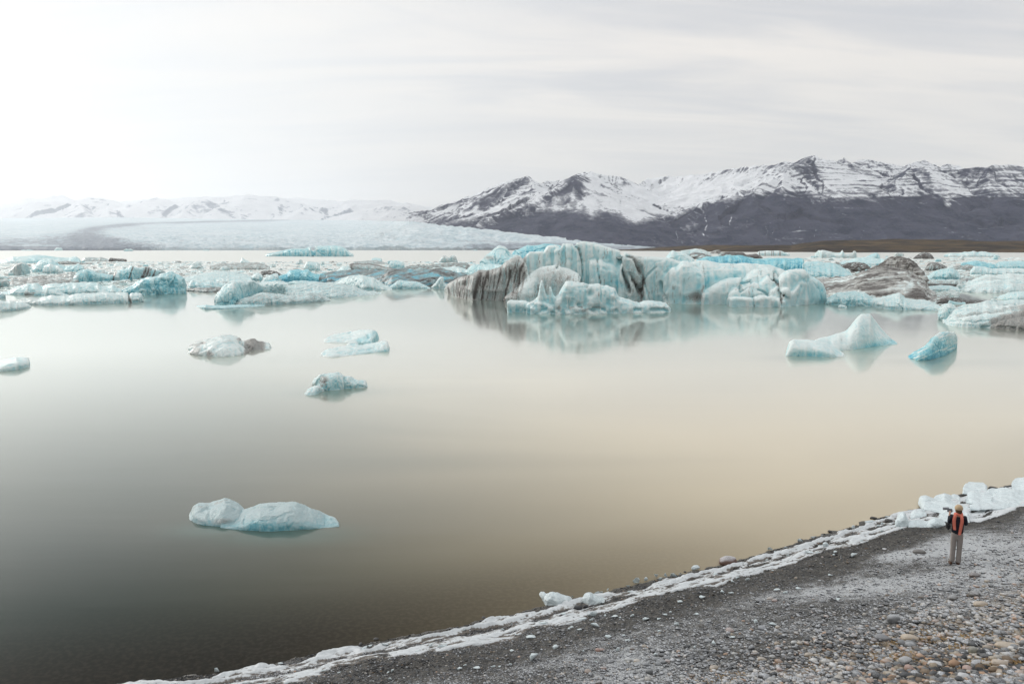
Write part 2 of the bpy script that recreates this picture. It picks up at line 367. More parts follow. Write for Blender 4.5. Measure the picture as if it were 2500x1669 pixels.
# ---------------------------------------------------------------- brown moraine hills on the right
xs = np.linspace(1480, 3000, 520); sv = np.linspace(0, 1, 90)
tp = np.interp(xs, [1480, 1570, 1640, 1720, 1790, 1860, 1930, 1965, 2010, 2100, 2200, 2330, 2420, 2500, 2700, 3000], [610, 608, 603, 599.5, 598, 600.5, 602, 595, 589, 589, 586.5, 588, 590, 590, 587, 590])
ft = np.interp(xs, [1480, 1570, 1800, 2000, 2500, 3000], [3000, 2700, 2000, 1790, 1700, 1600])
bk = ft + 700
YY = ft[:, None] + (bk - ft)[:, None] * sv[None, :] * 1.8
PX = xs[:, None] + 0 * sv; tz = on_Y(xs, tp, bk)[:, 2]
prof = sstep(YY, ft[:, None], bk[:, None]) * (1 - .5 * sstep(YY, bk[:, None], bk[:, None] + 600))
XX = on_Y(PX.ravel(), (PX * 0 + 600).ravel(), YY.ravel())[:, 0].reshape(PX.shape)
ZZ = -1.5 + (tz[:, None] + 1.5) * prof + 4.2 * fbm(np.stack([XX / 110, YY / 110, XX * 0], -1), 4, 21) * sstep(YY, ft[:, None], ft[:, None] + 150) * np.clip(tz[:, None] / 10, 0, 1)
q = material('moraine_heath'); pos = q('ShaderNodeNewGeometry').outputs['Position']
n = q.noise(q.scale(pos, (1, 1, 4)), .012, 5, .65); n2 = q.noise(q.scale(pos, (.4, 1, 3)), .02, 4, .6)
col = q.mix(q.ss(n, .4, .62), (.030, .023, .019), (.085, .060, .035)); col = q.mix(q.m('MULTIPLY', q.ss(n2, .55, .7), .7), col, (.15, .105, .055))
hm = fin(q, col, .95, q.bump(n, .5, 8.), .1)
link('moraine_hills', mesh('moraine_hills', np.stack([XX, YY, ZZ], -1).reshape(-1, 3), gridf(520, 90), hm), kind='structure', label='low brown moraine hills along the far shore')
# ---------------------------------------------------------------- ground sheet
q = material('outwash'); pos = q('ShaderNodeNewGeometry').outputs['Position']
om = fin(q, q.mix(q.noise(pos, .01), (.05, .045, .04), (.10, .09, .08)), .9)
link('ground', mesh('ground', [(-29500, -500, -9), (8800, -500, -9), (8800, 33400, -9), (-29500, 33400, -9)], [(0, 1, 2, 3)], om), kind='structure')
# ---------------------------------------------------------------- shoreline and beach
shore_px = [(313, 1667), (530, 1643), (662, 1620), (790, 1590), (917, 1566), (1066, 1539), (1194, 1513), (1270, 1494), (1340, 1476), (1444, 1452), (1527, 1433), (1600, 1415), (1693, 1392), (1762, 1378), (1831, 1359), (1900, 1338), (1975, 1314), (2054, 1292), (2129, 1268), (2189, 1252), (2242, 1241), (2300, 1216), (2353, 1204), (2424, 1193), (2472, 1182), (2500, 1172)]
SH = np.array([on_z(a, b) for a, b in shore_px])[:, :2]
d0 = SH[1] - SH[0]; d0 /= np.hypot(*d0); d1 = SH[-1] - SH[-4]; d1 /= np.hypot(*d1)
SH = np.vstack([SH[0] - d0 * 60 + np.array((0, -8)), SH[0] - d0 * 20 + np.array((0, -1.5)), SH, SH[-1] + np.array((12., 10.)), SH[-1] + np.array((60., 45.)), SH[-1] + np.array((500., 330.))])
def shore(x, y):
    """signed distance inland (positive on land) and position along the shore"""
    x = np.asarray(x, float); y = np.asarray(y, float)
    best = np.full(x.shape, 1e9); sg = np.zeros(x.shape); al = np.zeros(x.shape); acc = 0.
    for A, B in zip(SH[:-1], SH[1:]):
        v = B - A; L2 = v @ v; L = L2 ** .5
        t = np.clip(((x - A[0]) * v[0] + (y - A[1]) * v[1]) / L2, 0, 1)
        dx = x - A[0] - t * v[0]; dy = y - A[1] - t * v[1]; d = np.hypot(dx, dy)
        m = d < best
        best = np.where(m, d, best); al = np.where(m, acc + t * L, al); acc += L
    sg = np.where(y < np.interp(x, SH[:, 0], SH[:, 1]), 1., -1.)
    return best * sg, al
def beach_z(x, y, rough=True):
    d, al = shore(x, y)
    z = np.interp(d, [-60, -12, -3, 0, .4, 2.5, 5, 8, 11, 14, 17, 21, 27, 60], [-9.5, -2.2, -.45, 0, .08, .45, 1.02, 1.75, 2.6, 3.5, 4.6, 6.1, 8.3, 10.])
    if rough:
        P = np.stack([np.asarray(x) / 1.7, np.asarray(y) / 1.7, np.asarray(x) * 0], -1)
        z = z + .07 * fbm(P, 3, 15) * sstep(d, .1, 2) + .02 * fbm(P * 5, 2, 16) * sstep(d, -.6, .5)
    return z
def beach_hit(px, py):
    """point of the beach seen at a photograph pixel"""
    a, b, c = (float(v) for v in ray(px, py))
    k0 = CAMZ / -c; ks = np.linspace(k0 * .25, k0, 400)
    z = beach_z(a * ks, b * ks); m = (CAMZ + c * ks) <= z
    i = int(np.argmax(m)) if m.any() else 399
    lo, hi_ = ks[max(i - 1, 0)], ks[i]
    ks = np.linspace(lo, hi_, 30); z = beach_z(a * ks, b * ks); m = (CAMZ + c * ks) <= z
    i = int(np.argmax(m)) if m.any() else 29
    return np.array((a * ks[i], b * ks[i], z[i]))
# ---------------------------------------------------------------- beach mesh
gu = np.concatenate([np.linspace(-30, -8, 60), np.arange(-7.9, 32, .085), np.geomspace(32.2, 700, 200)])
gv = np.concatenate([np.linspace(-14, 9, 50), np.arange(9.2, 44, .10), np.geomspace(44.2, 600, 160)])
X, Y = np.meshgrid(gu, gv, indexing='ij'); D, AL = shore(X, Y)
Z = beach_z(X, Y) + .012 * fbm(np.stack([X * 6, Y * 6, X * 0], -1), 2, 3)
fr_ = fbm(np.stack([X / 2.6, Y / 1.4, X * 0], -1), 4, 33)
keep = D > -25
V = np.stack([X, Y, Z], -1).reshape(-1, 3); fc = gridf(*X.shape)
fc = fc[keep.ravel()[fc].all(1)]
bx, by = proj(V)
q = material('beach_gravel'); pos = q('ShaderNodeNewGeometry').outputs['Position']; dd = q.attr('inland'); fro = q.attr('frost')
v1 = q('ShaderNodeTexVoronoi', pos, I={'Scale': 22.}); v2 = q('ShaderNodeTexVoronoi', pos, I={'Scale': 9.})
gcol = q.mix(q('ShaderNodeSeparateColor', v1.outputs['Color']).outputs[0], (.010, .011, .012), (.085, .083, .08))
g2 = q.mix(q('ShaderNodeSeparateColor', v2.outputs['Color']).outputs[1], (.015, .015, .015), (.14, .125, .105))
gcol = q.mix(.4, gcol, g2)
gcol = q.mix(q.m('MULTIPLY', q.ss(q.noise(pos, .8, 4), .45, .7), q.ss(dd, 7.2, 9.5)), gcol, (.30, .20, .09))
nf = q.noise(pos, 30, 5, .75); nf2 = q.noise(pos, 3.2, 5, .6)
ff = q.m('ADD', fro, q.m('ADD', q.m('MULTIPLY', q.m('SUBTRACT', nf, .5), 1.9), q.m('MULTIPLY', q.m('SUBTRACT', nf2, .5), .9)))
ff = q.ss(ff, .30, .75)
wet = q.ss(dd, .25, -.05)
gcol = q.mix(wet, gcol, (.05, .043, .033))
gcol = q.mix(q.m('MULTIPLY', q.m('MULTIPLY', ff, .75), q.m('SUBTRACT', 1.0, wet)), gcol, (.52, .54, .56))
bh = q.m('ADD', v1.outputs['Distance'], q.m('MULTIPLY', v2.outputs['Distance'], 1.2))
MB = fin(q, gcol, q.lin(wet, 0, 1, .8, .3), q.bump(q.m('MULTIPLY', bh, -1.), .9, .03), .35)
FPATCH = beach_hit(2215, 1352)
def frost_at(x, y):
    d, al = shore(x, y)
    f = fbm(np.stack([np.asarray(x) / 2.8, np.asarray(y) / 1.6, np.asarray(x) * 0], -1), 4, 33)
    b = np.interp(d, [0, 1.9, 2.1, 2.9, 3.6, 5, 7.5, 9, 10.5, 12], [.1, .1, .0, .05, .34, .46, .42, .26, .12, .08])
    fp = FPATCH; b = b + .5 * np.exp(-((np.asarray(x) - fp[0]) / 1.0) ** 2 - ((np.asarray(y) - fp[1]) / .55) ** 2)
    b = b + .18 * sstep(al, 79, 84) * sstep(d, 3, 4.5)
    return b + f * .22
link('beach', mesh('beach', V, fc, MB, True, {'inland': D.ravel(), 'frost': frost_at(X, Y).ravel()}), kind='structure', label='dark gravel beach dusted with frost')
# ---------------------------------------------------------------- water
q = material('lagoon_water'); pos = q('ShaderNodeNewGeometry').outputs['Position']
sp = q('ShaderNodeSeparateXYZ', pos); sx, sy = sp.outputs[0], sp.outputs[1]
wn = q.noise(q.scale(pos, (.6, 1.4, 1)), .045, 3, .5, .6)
# uneven light painted into the silty body colour: pale east, dark west
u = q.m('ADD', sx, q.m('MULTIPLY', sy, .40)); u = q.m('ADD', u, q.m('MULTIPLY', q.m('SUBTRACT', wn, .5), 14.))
light_ramp = q.ss(u, -6., 29.)
light_ramp = q.m('POWER', q.m('MAXIMUM', light_ramp, .0001), 1.25)
c = q.mix(light_ramp, (.004, .014, .011), (.55, .455, .305))
c = q.mix(q.ss(sy, 22, 80), c, q.mix(light_ramp, (.19, .235, .20), (.63, .57, .475)))
c = q.mix(q.ss(sy, 62, 120), c, (.02, .075, .075))  # dark teal painted in front of the bergs to deepen their reflections
c = q.mix(q.ss(sy, 190, 420), c, (.46, .45, .44))  # far water paled, stands in for reflected sky
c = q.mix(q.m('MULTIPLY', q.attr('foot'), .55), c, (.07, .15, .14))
shal = q.attr('shallow')
bot = q.noise(pos, 7., 3, .6)
bc = q.mix(q.ss(bot, .42, .64), (.014, .0115, .009), (.026, .021, .016)); bc = q.mix(q.ss(sx, -8., 6.), bc, q.mix(q.ss(bot, .42, .64), (.085, .064, .038), (.12, .093, .058)))  # shallow bed colour, darkened westwards to paint in the corner falloff
c = q.mix(q.m('MULTIPLY', shal, q.lin(light_ramp, .1, .8, .95, .20)), c, bc)
b1 = q.noise(q.scale(pos, (.22, 1, 1)), .9, 3, .55); b2 = q.noise(q.scale(pos, (.05, 1, 1)), .14, 3, .5)
hh = q.m('ADD', q.m('MULTIPLY', b1, .25), b2)
rg = q.lin(q.noise(q.scale(pos, (.12, 1, 1)), .035, 4, .55), .35, .65, .045, .09)
rg = q.m('ADD', rg, q.ss(sy, 170, 600, 0, .30))
bn = q.bump(hh, .06, .25)
fr = q('ShaderNodeFresnel', 1.333, bn).outputs[0]
fr = q.lin(fr, .042, .50, .0, .88)
q.mat.node_tree.nodes.remove(q.bsdf)
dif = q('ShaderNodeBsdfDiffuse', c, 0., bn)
g1 = q('ShaderNodeBsdfGlossy', (.975, .985, .94, 1), rg, I={'Normal': bn})
g2_ = q('ShaderNodeBsdfGlossy', (.975, .985, .94, 1), q.m('MAXIMUM', .277, rg), I={'Normal': bn})
gls = q('ShaderNodeMixShader', .26, g1.outputs[0], g2_.outputs[0])
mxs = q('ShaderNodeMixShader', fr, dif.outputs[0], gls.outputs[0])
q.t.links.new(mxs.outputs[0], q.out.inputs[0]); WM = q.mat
wx = np.concatenate([np.linspace(-8800, -60, 60), np.linspace(-50, 40, 180), np.linspace(50, 8700, 60)])
wy = np.concatenate([np.linspace(-20, 12, 10), np.linspace(12.3, 100, 300), np.linspace(110, 4600, 60)])
X, Y = np.meshgrid(wx, wy, indexing='ij'); D, AL = shore(X, Y)
fc = gridf(*X.shape)
sh_ = sstep(D, -5.5, -.3)
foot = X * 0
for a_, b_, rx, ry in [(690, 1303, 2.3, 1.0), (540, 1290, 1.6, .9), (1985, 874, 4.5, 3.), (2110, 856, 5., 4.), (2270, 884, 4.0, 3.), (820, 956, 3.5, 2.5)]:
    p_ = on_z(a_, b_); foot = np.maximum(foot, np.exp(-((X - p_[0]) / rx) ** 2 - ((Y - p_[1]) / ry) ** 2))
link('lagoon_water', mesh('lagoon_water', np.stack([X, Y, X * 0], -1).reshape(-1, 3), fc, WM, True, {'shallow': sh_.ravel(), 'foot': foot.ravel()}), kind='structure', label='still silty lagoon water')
# ================================================================== ICE
q = material('glacial_ice'); q2 = q
tcn = q('ShaderNodeTexCoord').outputs['Object']; geo = q('ShaderNodeNewGeometry')
ts = q.attr('tscale', 'OBJECT'); blue = q.attr('blue', 'OBJECT'); dirt = q.attr('dirt', 'OBJECT'); tilt = q.attr('tilt', 'OBJECT')
P = q('ShaderNodeVectorMath', tcn, operation='SCALE', I={'Scale': ts}).outputs[0]
rnd = q('ShaderNodeObjectInfo').outputs['Random']
P = q.vm('ADD', P, q('ShaderNodeCombineXYZ', q.m('MULTIPLY', rnd, 50.), 3., 0.).outputs[0])
na = q.noise(P, .55, 4, .55, .3); nb = q.noise(P, 3.2, 5, .65)
ncr = q.noise(q.scale(P, (1, 1, .18)), 1.4, 4, .6)
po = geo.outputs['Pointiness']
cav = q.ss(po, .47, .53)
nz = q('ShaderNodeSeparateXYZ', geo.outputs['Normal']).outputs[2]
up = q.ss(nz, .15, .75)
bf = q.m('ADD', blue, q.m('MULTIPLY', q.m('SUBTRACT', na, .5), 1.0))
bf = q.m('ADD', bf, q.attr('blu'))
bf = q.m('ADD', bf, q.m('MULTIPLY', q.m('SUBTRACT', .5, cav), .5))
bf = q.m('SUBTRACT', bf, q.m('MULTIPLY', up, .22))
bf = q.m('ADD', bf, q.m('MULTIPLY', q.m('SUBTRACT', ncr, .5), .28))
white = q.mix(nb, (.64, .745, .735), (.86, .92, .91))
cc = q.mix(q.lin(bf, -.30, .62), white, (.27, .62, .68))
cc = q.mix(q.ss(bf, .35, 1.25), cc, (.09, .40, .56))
# volcanic ash bands frozen into the ice
Pt = q('ShaderNodeVectorRotate', P, I={'Axis': (0, 1, 0), 'Angle': tilt}, rotation_type='AXIS_ANGLE').outputs[0]
bands = q.noise(q.scale(Pt, (.22, .22, 2.4)), 1.3, 5, .65, .4)
blot = q.noise(P, .35, 4, .6)
df = q.m('MULTIPLY', dirt, q.m('ADD', q.m('MULTIPLY', q.ss(bands, .36, .62), 1.0), q.m('MULTIPLY', q.ss(blot, .35, .65), .6)))
fine = q.noise(P, 9., 4, .7)
va = q.attr('ash'); vf = q.m('ADD', va, q.m('MULTIPLY', q.m('MULTIPLY', q.m('SUBTRACT', fine, .5), 1.2), q.ss(va, .02, .25)))
df = q.m('MAXIMUM', df, vf, clamp=True)
dc = q.mix(fine, (.035, .031, .029), (.13, .115, .105))
wetc = q.attr('wet_ice', 'OBJECT')
cc = q.mix(wetc, cc, q.mix(1., cc, (.50, .60, .64), 'MULTIPLY'))
tint = q.mix(.78, cc, (.27, .24, .22))
cc = q.mix(q.ss(df, .02, .5), cc, tint)
cc = q.mix(q.ss(df, .45, .95), cc, dc)
bmp = q.bump(q.m('ADD', q.m('MULTIPLY', nb, .5), q.m('ADD', q.m('MULTIPLY', ncr, .5), q.m('MULTIPLY', fine, .3))), .6, .4)
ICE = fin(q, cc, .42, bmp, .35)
ICE.node_tree.nodes[q.bsdf.name].inputs['Subsurface Weight'].default_value = 0.0

def dense(pts, x):
    pts = sorted(pts); a = np.array(pts, float)
    return np.interp(x, a[:, 0], a[:, 1])
def loft(top, base, t, a=.35, ef=.7, eb=.9, under=1.2, plan=3., Y=None, nst=None, m=9, seed=0, jag=0., bj=.32, zb=0.):
    """closed lump: crest line `top` and water line `base` are traced, `t` is its real thickness in metres"""
    x0 = min(p[0] for p in top); x1 = max(p[0] for p in top)
    n = nst or int(np.clip((x1 - x0) / 2.0, 10, 150))
    s = .5 - .5 * np.cos(np.linspace(.06, math.pi - .06, n)); s = .6 * s + .4 * np.linspace(0, 1, n)
    px = x0 + (x1 - x0) * s
    tp = dense(top, px); bs = dense(base, px) if not np.isscalar(base) else px * 0 + base
    bs = bs + bj * fbm(np.stack([px / 11., px * 0 + seed, px * 0 + 4], -1), 3, seed + 2)
    if jag: tp = tp + jag * fbm(np.stack([px / 14., px * 0 + seed, px * 0], -1), 4, seed)
    Fp = on_z(px, bs, zb) if Y is None else on_Y(px, bs, np.full(n, float(Y)))
    if Y is not None: Fp[:, 2] = 0
    w = (1 - np.abs(2 * s - 1) ** plan) ** (1 / plan); tt = np.maximum(t * w, t * .06)
    C = on_Y(px, tp, Fp[:, 1] + a * tt); h = np.maximum(C[:, 2] - zb, .06)
    rows = []
    fx = Fp[:, 0]; cx = C[:, 0]
    back = cx + (cx - fx) * 0
    def add(d, z):
        k = np.clip(d / np.maximum(a * tt, 1e-6), 0, 1)
        yc = Fp[:, 1] + a * tt
        xx = (fx + (cx - fx) * k) * np.where(d > a * tt, (Fp[:, 1] + d) / yc, 1.)
        rows.append(np.stack([xx, Fp[:, 1] + d, z + zb], -1))
    add(.12 * tt, -under + 0 * h); add(0 * tt, -under * .4 + 0 * h)
    for i in range(m + 1):
        ph = math.pi / 2 * i / m; add(a * tt * (1 - math.cos(ph) ** ef), h * math.sin(ph) ** ef)
    for i in range(1, m + 1):
        ph = math.pi / 2 * i / m; add(a * tt + (1 - a) * tt * math.sin(ph) ** eb, h * math.cos(ph) ** eb)
    add(tt, -under * .5 + 0 * h); add(.88 * tt, -under + 0 * h)
    V = np.stack(rows, 1); n, r = V.shape[:2]
    idx = np.arange(n * r).reshape(n, r)
    f = [np.stack([idx[:-1, j], idx[1:, j], idx[1:, (j + 1) % r], idx[:-1, (j + 1) % r]], -1) for j in range(r)]
    f = np.concatenate(f)
    V = V.reshape(-1, 3); c0 = V[:r].mean(0); c1 = V[-r:].mean(0)
    V = np.vstack([V, c0, c1]); ex = []
    for j in range(r):
        k = (j + 1) % r
        ex.append((idx[0, k], len(V) - 2, len(V) - 2, idx[0, j])); ex.append((idx[-1, j], len(V) - 1, len(V) - 1, idx[-1, k]))
    return V, f, ex
def join(parts):
    Vs, Fs, o = [], [], 0
    for V, f, ex in parts:
        Vs.append(V); Fs += [tuple(int(i) + o for i in r) for r in f]
        for (a, b, _, c) in ex: Fs.append((int(a) + o, int(b) + o, int(c) + o))
        o += len(V)
    return np.vstack(Vs), Fs
def remesh(V, Fs, vox):
    me = mesh('tmp', V, np.array(Fs, dtype=object), None)
    o = bpy.data.objects.new('tmp', me); S.collection.objects.link(o)
    md = o.modifiers.new('r', 'REMESH'); md.mode = 'VOXEL'; md.voxel_size = vox; md.adaptivity = 0
    dg = bpy.context.evaluated_depsgraph_get(); dg.update()
    m2 = bpy.data.meshes.new_from_object(o.evaluated_get(dg))
    bpy.data.objects.remove(o); bpy.data.meshes.remove(me)
    V = np.empty(len(m2.vertices) * 3, np.float32); m2.vertices.foreach_get('co', V); V = V.reshape(-1, 3).astype(float)
    N = np.empty(len(m2.vertices) * 3, np.float32); m2.vertices.foreach_get('normal', N); N = N.reshape(-1, 3).astype(float)
    n = len(m2.polygons); Lp = np.empty(n * 4, np.int32); m2.loops.foreach_get('vertex_index', Lp)
    bpy.data.meshes.remove(m2)
    return V, N, Lp.reshape(n, 4)
def normals(V, Fs):
    me = mesh('tmp', V, Fs if isinstance(Fs, np.ndarray) else np.array(Fs, dtype=object), None)
    N = np.empty(len(V) * 3, np.float32); me.vertices.foreach_get('normal', N); bpy.data.meshes.remove(me)
    return N.reshape(-1, 3).astype(float)
def smooth_mesh(V, Q, it, lam=.5):
    n = len(V)
    E = np.concatenate([Q[:, [0, 1]], Q[:, [1, 2]], Q[:, [2, 3]], Q[:, [3, 0]]])
    cnt = np.bincount(E[:, 0], minlength=n) + np.bincount(E[:, 1], minlength=n)
    for _ in range(it):
        A = np.stack([np.bincount(E[:, 0], V[E[:, 1], k], n) + np.bincount(E[:, 1], V[E[:, 0], k], n) for k in range(3)], -1) / np.maximum(cnt, 1)[:, None]
        V = V + lam * (A - V)
    return V
def berg(label, lumps, vox=None, amp=.3, fs=1., facet=.0, blue=.2, dirt=0., tilt=.3, ts=1., ashf=None, bluf=None, disp=None, name='iceberg', cat='iceberg', group=None, sm=2, mat=None, flute=0., seed=None):
    seed = seed if seed is not None else len(S.objects)
    V, Fs = join([loft(**l) if isinstance(l, dict) else loft(*l) for l in lumps])
    if vox: V, N, Q = remesh(V, Fs, vox); V = smooth_mesh(V, Q, sm)
    else: Q = np.array(Fs, dtype=object)
    N = normals(V, Q)
    P = V / fs
    d = amp * (.45 * fbm(P * .5, 3, seed) + .42 * rid(P * .9, 4, seed + 3, .6) - .2)
    if facet:
        v1, v2, vc = vor((P + .3 * fbm(P, 2, seed)[:, None]) * (.55, .55, .38), seed + 5)
        d = d + facet * (vc * .8 - .7 * np.exp(-((v2 - v1) / .07) ** 2))
    if flute: d = d + flute * rid(np.stack([V[:, 0] / fs * .9, V[:, 1] / fs * .9, V[:, 2] / fs * .12], -1), 3, seed + 8)
    px, py = proj(V)
    if disp is not None: d = d + disp(px, py, V, N)
    keep = np.clip(sstep(V[:, 2], -.5 * fs, .25 * fs), .15, 1)[:, None]
    V = V + N * d[:, None] * np.array((1, 1, .75)) * keep
    at = {}
    if ashf is not None: at['ash'] = np.clip(ashf(px, py, V), 0, 1)
    if bluf is not None: at['blu'] = bluf(px, py, V)
    c = V.mean(0); c[2] = 0
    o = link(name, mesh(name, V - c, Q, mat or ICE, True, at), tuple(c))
    o['label'] = label; o['category'] = cat
    if group: o['group'] = group
    o['tscale'] = float(ts); o['blue'] = float(blue); o['dirt'] = float(dirt); o['tilt'] = float(tilt)
    return o
def L(top, base, t, **k): return dict(top=top, base=base, t=t, **k)
exec_marker = 1
# ---------------------------------------------------------------- the great iceberg
def W3(*p): return [(1060 + a * .27246, 560 + b * .27246) for a, b in p]       # tracing windows
def W4(*p): return [(1560 + a * .22137, 560 + b * .22137) for a, b in p]
cracks = [  # (polyline, half width px, depth m, ash)
 (W3((1255, 140), (1300, 180), (1330, 300), (1335, 400), (1325, 480)), 1.6, 1.1, .75),
 (W3((1465, 270), (1470, 380), (1490, 480)), 1.3, .5, .45),
 (W3((1685, 215), (1665, 270), (1690, 380), (1720, 460), (1750, 560)), 2.4, 1.5, .75),
 (W3((1740, 235), (1790, 240), (1830, 320), (1865, 420), (1870, 500), (1850, 560)), 4.0, .7, .62),
 (W3((1760, 410), (1800, 470), (1840, 540), (1860, 620)), 4.0, .9, .85),
 (W3((1860, 330), (1885, 480), (1930, 640)), 1.5, .4, .35),
 (W3((1850, 500), (1920, 400), (1990, 330)), .9, .4, .3),
 (W3((2030, 470), (2040, 560), (2080, 650)), 1.5, .9, .45),
 (W3((1105, 340), (1110, 200), (1130, 140)), 2.0, .9, .12),
 (W3((940, 505), (925, 560)), .9, .3, .5),
 (W4((1500, 470), (1515, 560), (1540, 680), (1575, 760), (1590, 845)), 2.4, .8, .95),
 (W4((1340, 440), (1345, 500)), .8, .4, .5), (W4((1255, 750), (1275, 850)), 1.2, .4, .75),
 (W4((1470, 755), (1475, 780)), .8, .2, .5), (W4((1430, 500), (1480, 560), (1510, 560)), 1.4, .6, .5),
 (W4((720, 420), (730, 640)), .7, .2, .4), (W4((1110, 650), (1130, 590), (1230, 560)), 1.3, .8, .15),
 (W4((1110, 690), (1200, 620), (1240, 580)), 1.3, .8, .1), (W4((1310, 660), (1380, 690), (1420, 730)), 1.2, .7, .1),
 (W4((1560, 700), (1650, 760)), 1.2, .6, .25),
]
def crack_d(px, py, V, N):
    d = px * 0
    for pl_, w, dep, ash in cracks: d -= dep * np.exp(-(dseg(px, py, pl_) / (w * 1.5)) ** 2)
    return d
stripes = []
rs = random.Random(4)
for i in range(46):
    x = rs.uniform(1092, 1285); wv = rs.choice([.6, .8, 1.1, 1.6]); ln = rs.uniform(.35, 1.)
    stripes.append((x, wv, ln, rs.uniform(0, .5), rs.uniform(.45, 1)))
stripes += [(1166, 5.2, 1, 0, 1), (1186, 2.6, 1, 0, .9), (1217, 2.2, .5, 0, .85), (1270, 1.8, .7, 0, .85), (1257, 1.2, .9, 0, .75), (1135, 1.8, 1, 0, .8), (1118, 2.2, 1, 0, .9)]
def main_ash(px, py, V):
    v = np.zeros(len(px))
    # grey prow: general tint, then near vertical ash stripes leaning with height
    prow = (1 - sstep(px + (py - 700) * .35, 1262, 1292)) * (1 - sstep(px, 1280, 1292))
    v += prow * (.40 - .14 * sstep(px, 1180, 1290) + .10 * fbm(V * .5, 3, 5))
    yt = np.interp(px, [1084, 1109, 1155, 1223, 1262, 1285], [706, 683, 669, 654, 628, 650]); yb = 735.
    hrel = np.clip((py - yt) / np.maximum(yb - yt, 5), 0, 1)
    for x, w, ln, st_, am_ in stripes:
        xc = x - (py - 690) * .16 + np.clip(1130 - x, 0, 60) * .010 * (py - 700) + 1.8 * np.sin(py / 16. + x)
        v += prow * am_ * .62 * np.exp(-((px - xc) / w) ** 2) * (1 - sstep(hrel, st_ + ln - .12, st_ + ln)) * sstep(hrel, st_ * .5 - .05, st_ * .5 + .05)
    wx_ = px + 2.2 * vn(np.stack([py / 9, px / 40, px * 0], -1), 70) + .8 * vn(np.stack([py / 3, px / 20, px * 0], -1), 71)
    for pl_, w, dep, ash in cracks: v += ash * (.75 + .5 * vn(np.stack([py / 7, px / 7, px * 0], -1), 72)) * np.exp(-(dseg(wx_, py, pl_) / (w * .8)) ** 2)
    v += .34 * sstep(vn(np.stack([wx_ / 1.5, py / 70, px * 0 + 3], -1), 81), .35, .8) * sstep(vn(np.stack([px / 30, py / 22, px * 0], -1), 82), -.2, .4)
    # rusty hollow between the two arches
    v += .62 * np.exp(-((px - 1703) / 13) ** 2 - ((py - 724) / 13) ** 2) + .25 * np.exp(-((px - 1683) / 16) ** 2 - ((py - 726) / 10) ** 2)
    v += .26 * np.exp(-((px - 1350) / 55) ** 4 - ((py - 690) / 42) ** 4)
    v += .20 * sstep(px, 1505, 1530) * (1 - sstep(px, 1560, 1580)) * sstep(py, 610, 640)
    v += .12 * np.exp(-((px - 1565) / 25) ** 2 - ((py - 735) / 9) ** 2) + .18 * np.exp(-((px - 1572) / 30) ** 2 - ((py - 625) / 8) ** 2)
    return v
def main_blu(px, py, V):
    b = .22 * sstep(px, 1950, 2000) + .30 * np.exp(-((px - 1372) / 26) ** 2 - ((py - 612) / 16) ** 2)
    b += .35 * np.exp(-(dseg(px, py, W4((700, 620), (800, 560), (950, 520), (1120, 490))) / 9) ** 2)
    b += .28 * np.exp(-(dseg(px, py, W4((640, 640), (560, 700), (420, 800))) / 9) ** 2)
    b += .32 * np.exp(-(dseg(px, py, W3((1500, 490), (1600, 470), (1720, 520))) / 8) ** 2)
    b -= .25 * np.exp(-(dseg(px, py, W3((830, 440), (1000, 340), (1200, 420))) / 30) ** 2)
    return b - .06
M = []
M.append(L([(1084, 706), (1092, 697), (1109, 683), (1125, 676), (1155, 669), (1169, 662), (1191, 661), (1223, 654), (1234, 642), (1250, 632), (1262, 625), (1275, 632), (1287, 655), (1289, 690)], [(1084, 708), (1098, 718), (1117, 726), (1155, 732), (1237, 734), (1289, 735)], 13, a=.45, ef=.3, plan=2.5))
M.append(L([(1232, 728), (1265, 702), (1284, 680), (1305, 661), (1321, 650), (1354, 645), (1387, 656), (1411, 668), (1425, 690), (1432, 715)], 737.5, 13, a=.5, ef=.6, plan=2.2))
M.append(L([(1262, 652), (1278, 630), (1294, 614), (1321, 614), (1328, 617), (1338, 601), (1365, 600)], 729, 12, a=.2, ef=.22, plan=5))
M.append(L([(1350, 612), (1362, 606), (1373, 595), (1400, 596), (1412, 598), (1424, 604)], 730.5, 14, a=.22, ef=.22, plan=4))
M.append(L([(1409, 595), (1425, 590), (1436, 591), (1463, 597), (1496, 608), (1516, 612)], 731.5, 15, a=.22, ef=.25, plan=4))
M.append(L([(1440, 640), (1462, 632), (1490, 640), (1518, 665), (1530, 700)], 733, 10, a=.5, ef=.46, plan=2))
M.append(L([(1512, 620), (1523, 615), (1545, 619), (1567, 628), (1575, 640), (1580, 700)], 736, 12, a=.3, ef=.36, plan=3))
M.append(L([(1560, 632), (1570, 628), (1591, 627), (1632, 630), (1660, 637), (1700, 640)], 736, 13, a=.25, ef=.3, plan=4))
M.append(L([(1613, 700), (1616, 690), (1622, 676), (1635, 658), (1642, 650), (1650, 652), (1656, 645), (1666, 635), (1680, 638), (1695, 648), (1715, 662), (1719, 675)], [(1613, 735), (1630, 741.5), (1719, 742)], 9, a=.55, ef=.46, plan=2.5))
M.append(L([(1675, 642), (1700, 636), (1726, 634), (1752, 642), (1795, 644), (1837, 645), (1874, 647), (1905, 656), (1920, 664)], 735, 14, a=.35, ef=.7, plan=4))
M.append(L([(1711, 727), (1715, 712), (1730, 702), (1759, 684), (1780, 677), (1810, 676), (1820, 690), (1815, 715)], 742.5, 8, a=.45, ef=.46, plan=3))
M.append(L([(1798, 705), (1806, 690), (1826, 668), (1845, 656), (1857, 655), (1874, 651), (1892, 657), (1900, 675), (1905, 700)], 741, 9, a=.6, ef=.62, plan=3))
M.append(L([(1780, 722), (1784, 712), (1795, 702), (1802, 706), (1806, 722)], 745, 4, a=.5, ef=.46, plan=2.5))
